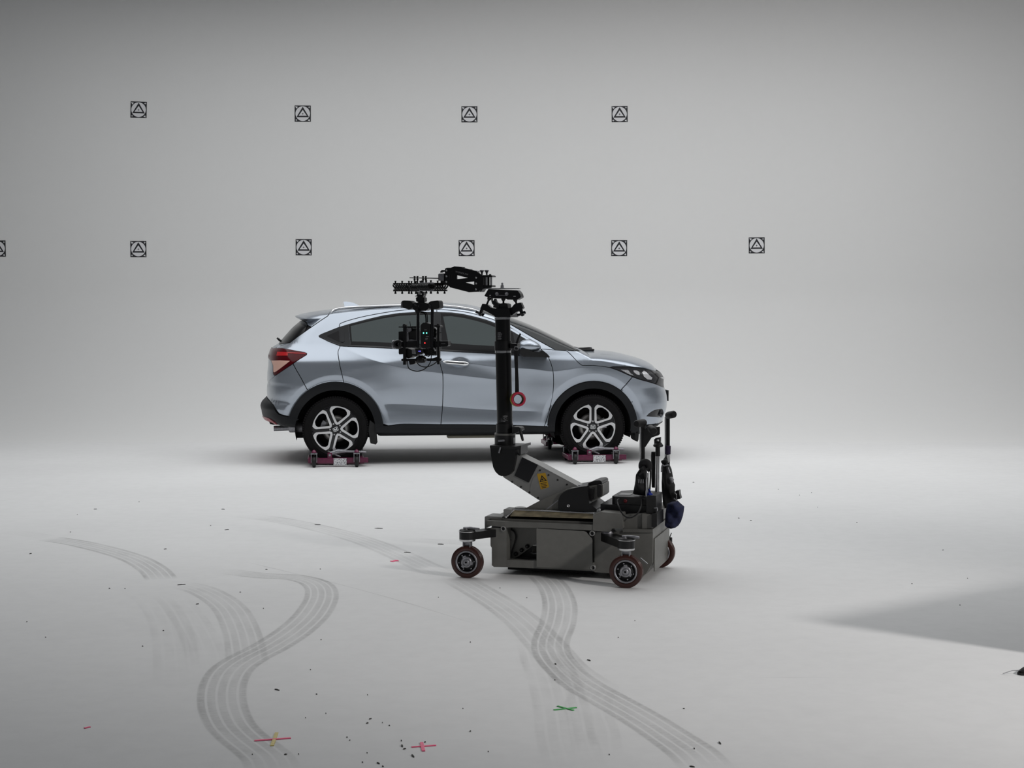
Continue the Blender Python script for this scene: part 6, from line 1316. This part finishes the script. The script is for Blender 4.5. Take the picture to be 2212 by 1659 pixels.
# scraps and crumbs
rr = random.Random(21); M['scrap'] = mat('dark_scrap', (.055, .055, .05), .85)
def scrap(u, v, lu, lv, label=None):
    p = on_floor(u, v); d = on_floor(u + lu / 2, v + lv / 2) - on_floor(u - lu / 2, v - lv / 2); ln = max(d.length * .8, .004); yaw = math.atan2(d.y, d.x); m = MB(); n = 7; vs = []; w = min(.007, ln * .28)
    for i in range(n):
        t = i / (n - 1); hw = w * math.sin(PI * (.08 + .84 * t)) * rr.uniform(.6, 1); zz = .003 + .002 * math.sin(PI * t) * rr.random()
        vs += [(ln * (t - .5), hw * .5, zz), (ln * (t - .5), -hw * .5, zz), (ln * (t - .5), hw * .5, 0.0), (ln * (t - .5), -hw * .5, 0.0)]
    fs = []
    for i in range(n - 1): a = i * 4; fs += [(a, a + 1, a + 5, a + 4), (a, a + 4, a + 6, a + 2), (a + 1, a + 3, a + 7, a + 5)]
    m.add(vs, fs, False); o = m.build('scrap', M['scrap'], None); o.location = (p.x, p.y, .0005); o.rotation_euler = (0, 0, yaw)
    return tag(o, label or 'tiny dark crumb of dirt on the white floor', 'crumb', 'dirt crumbs on the floor')
scrap(598.5, 1490.8, 13, 3.2, 'dark sliver of debris alone on the floor left of centre')
scrap(617, 1630.5, 8, -1.5, 'small dark scrap just right of the yellow tape')
scrap(392, 1263.6, 22, -2, 'thin dark twig where a tyre track begins')
for u, v, a, b in [(683.8, 1500.4, 4, .5), (794, 1502, 2, .3), (660, 1551.6, 2, .4), (704, 1542, 2, .3), (800, 1553.6, 7, -2), (793.5, 1563, 6, -2), (826, 1562, 2, .5), (841, 1568, 4, 1), (749.5, 1593.6, 4, .5), (755.6, 1600, 3, -1), (867, 1601, 3, 1.5), (868.5, 1612, 3, 6), (874, 1618.5, 8, -2), (918, 1604.3, 4, -2), (892, 1634, 7, 7), (783, 1647.6, 4, .5), (817, 1649.6, 8, 3), (827, 1656.6, 5, 1), (793, 1627.4, 3, .3), (645, 1630, 3, .4), (545, 1630.5, 3, .3),
                   (353, 1363, 4, .2), (308, 1396.5, 4, .2), (236.5, 1271.7, 4, .3), (426.5, 1305.4, 8, -1), (455, 1135.7, 3, 0), (490, 1144.6, 12, -1), (482, 1100.3, 9, .5), (206, 1100, 9, -.3), (300.5, 1084.6, 3, 0), (167, 1112.2, 2, 0), (357, 1186.5, 8, -.6), (575.5, 1230.4, 6, .2), (519, 1279.8, 4, 0), (692, 1229.8, 3, 0), (569, 1315, 3, 0), (270, 1272, 3, 0), (58, 1343.7, 3, -.6), (98.6, 1377.4, 3, 0), (152, 1149.8, 4, 0), (66, 1196.4, 6, -1.4),
                   (880, 1193.6, 18, .6), (952, 1176, 16, .6), (818, 1141.8, 22, .6), (686, 1134, 16, .4), (947, 1291, 2, 0), (1080, 1270.8, 3, 0), (1138, 1292, 3, 0), (1016, 1388, 3, 0), (1371.4, 1341.4, 2, 0), (1335.6, 1377.8, 3, 0), (1477, 1531.5, 5, .6), (1499.6, 1618, 3, 2), (1316, 1631, 3, 1), (1200, 1435, 4, 3), (1198.6, 1469.8, 3, 0), (1272, 1427, 9, 3), (1495, 1657, 14, 2), (1555, 1606, 6, 6), (1016, 1580.6, 4, -2), (1054.6, 1624.7, 3, 0), (1000, 1531.4, 2, 0), (670.6, 1447.6, 3, 0), (693.6, 1382.6, 3, 0),
                   (1727, 1070, 2, 0), (1681, 1057.6, 2, 0), (1753, 1065, 2, 0), (1766, 1096, 2, 0), (1851, 1129.4, 3, 0), (1622, 1124.6, 5, .4), (1596, 1119.8, 4, .4), (1498, 1042, 5, 0), (2037, 1188.7, 3, 0), (1970, 1261.6, 3, 0), (2073.6, 1307.8, 3, 0), (2090, 1250, 2, 0)]: scrap(u, v, a, b)
# the dark thing that just enters at the right edge
p = on_floor(2216, 1456); m = MB()
sh = thing('black_equipment', 'black pointed tip with a thin wire entering at the right picture edge', 'equipment', (p.x, p.y, 0), .5)
vs = []; fs = []; n = 14; nr = 12
for i in range(nr + 1):
    t = i / nr; w = .042 * math.sin(PI / 2 * min(1, (t + .03) * 2.2)) ** .6; h = .020 + .055 * t
    for k in range(n): a = 2 * PI * k / n; vs.append((-.035 + .26 * t, w * math.cos(a), max(.008, h * (.5 + .5 * math.sin(a)))))
for i in range(nr):
    for k in range(n): fs.append((i * n + k, i * n + (k + 1) % n, (i + 1) * n + (k + 1) % n, (i + 1) * n + k))
fs += [tuple(range(n))[::-1], tuple(range(nr * n, nr * n + n))]; m.add(vs, fs); m.build('foot_body', M['bagblack'], sh)
m = MB(); m.prism([(-.04 + .27 * t, .046 * math.sin(PI / 2 * min(1, (t + .03) * 2.2)) ** .6) for t in np.linspace(0, 1, 10)] + [(-.04 + .27 * t, -.046 * math.sin(PI / 2 * min(1, (t + .03) * 2.2)) ** .6) for t in np.linspace(1, 0, 10)], O0, EX, EY, EZ, 0, .010); m.build('sole', M['rubber'], sh)
m = MB(); m.tube([(-.03, .0, .02), (-.06, .02, .018), (-.10, .035, .006)], .0015, 6); m.build('wire', M['dullsteel'], sh)
# a black flag added outside the frame on the right to shade the floor
fl = thing('added_flag_board', 'added black flag board on feet, out of view, shading the floor', 'flag board', (2.66, 6.72, 0), math.radians(38))
m = MB(); m.box((1.6, 0, .47), (3.2, .03, .90)); m.build('board', M['bagblack'], fl)
for x in (.25, 2.9): m = MB(); m.box((x, 0, .012), (.05, .60, .024)); m.build('foot_bar', M['black'], fl)
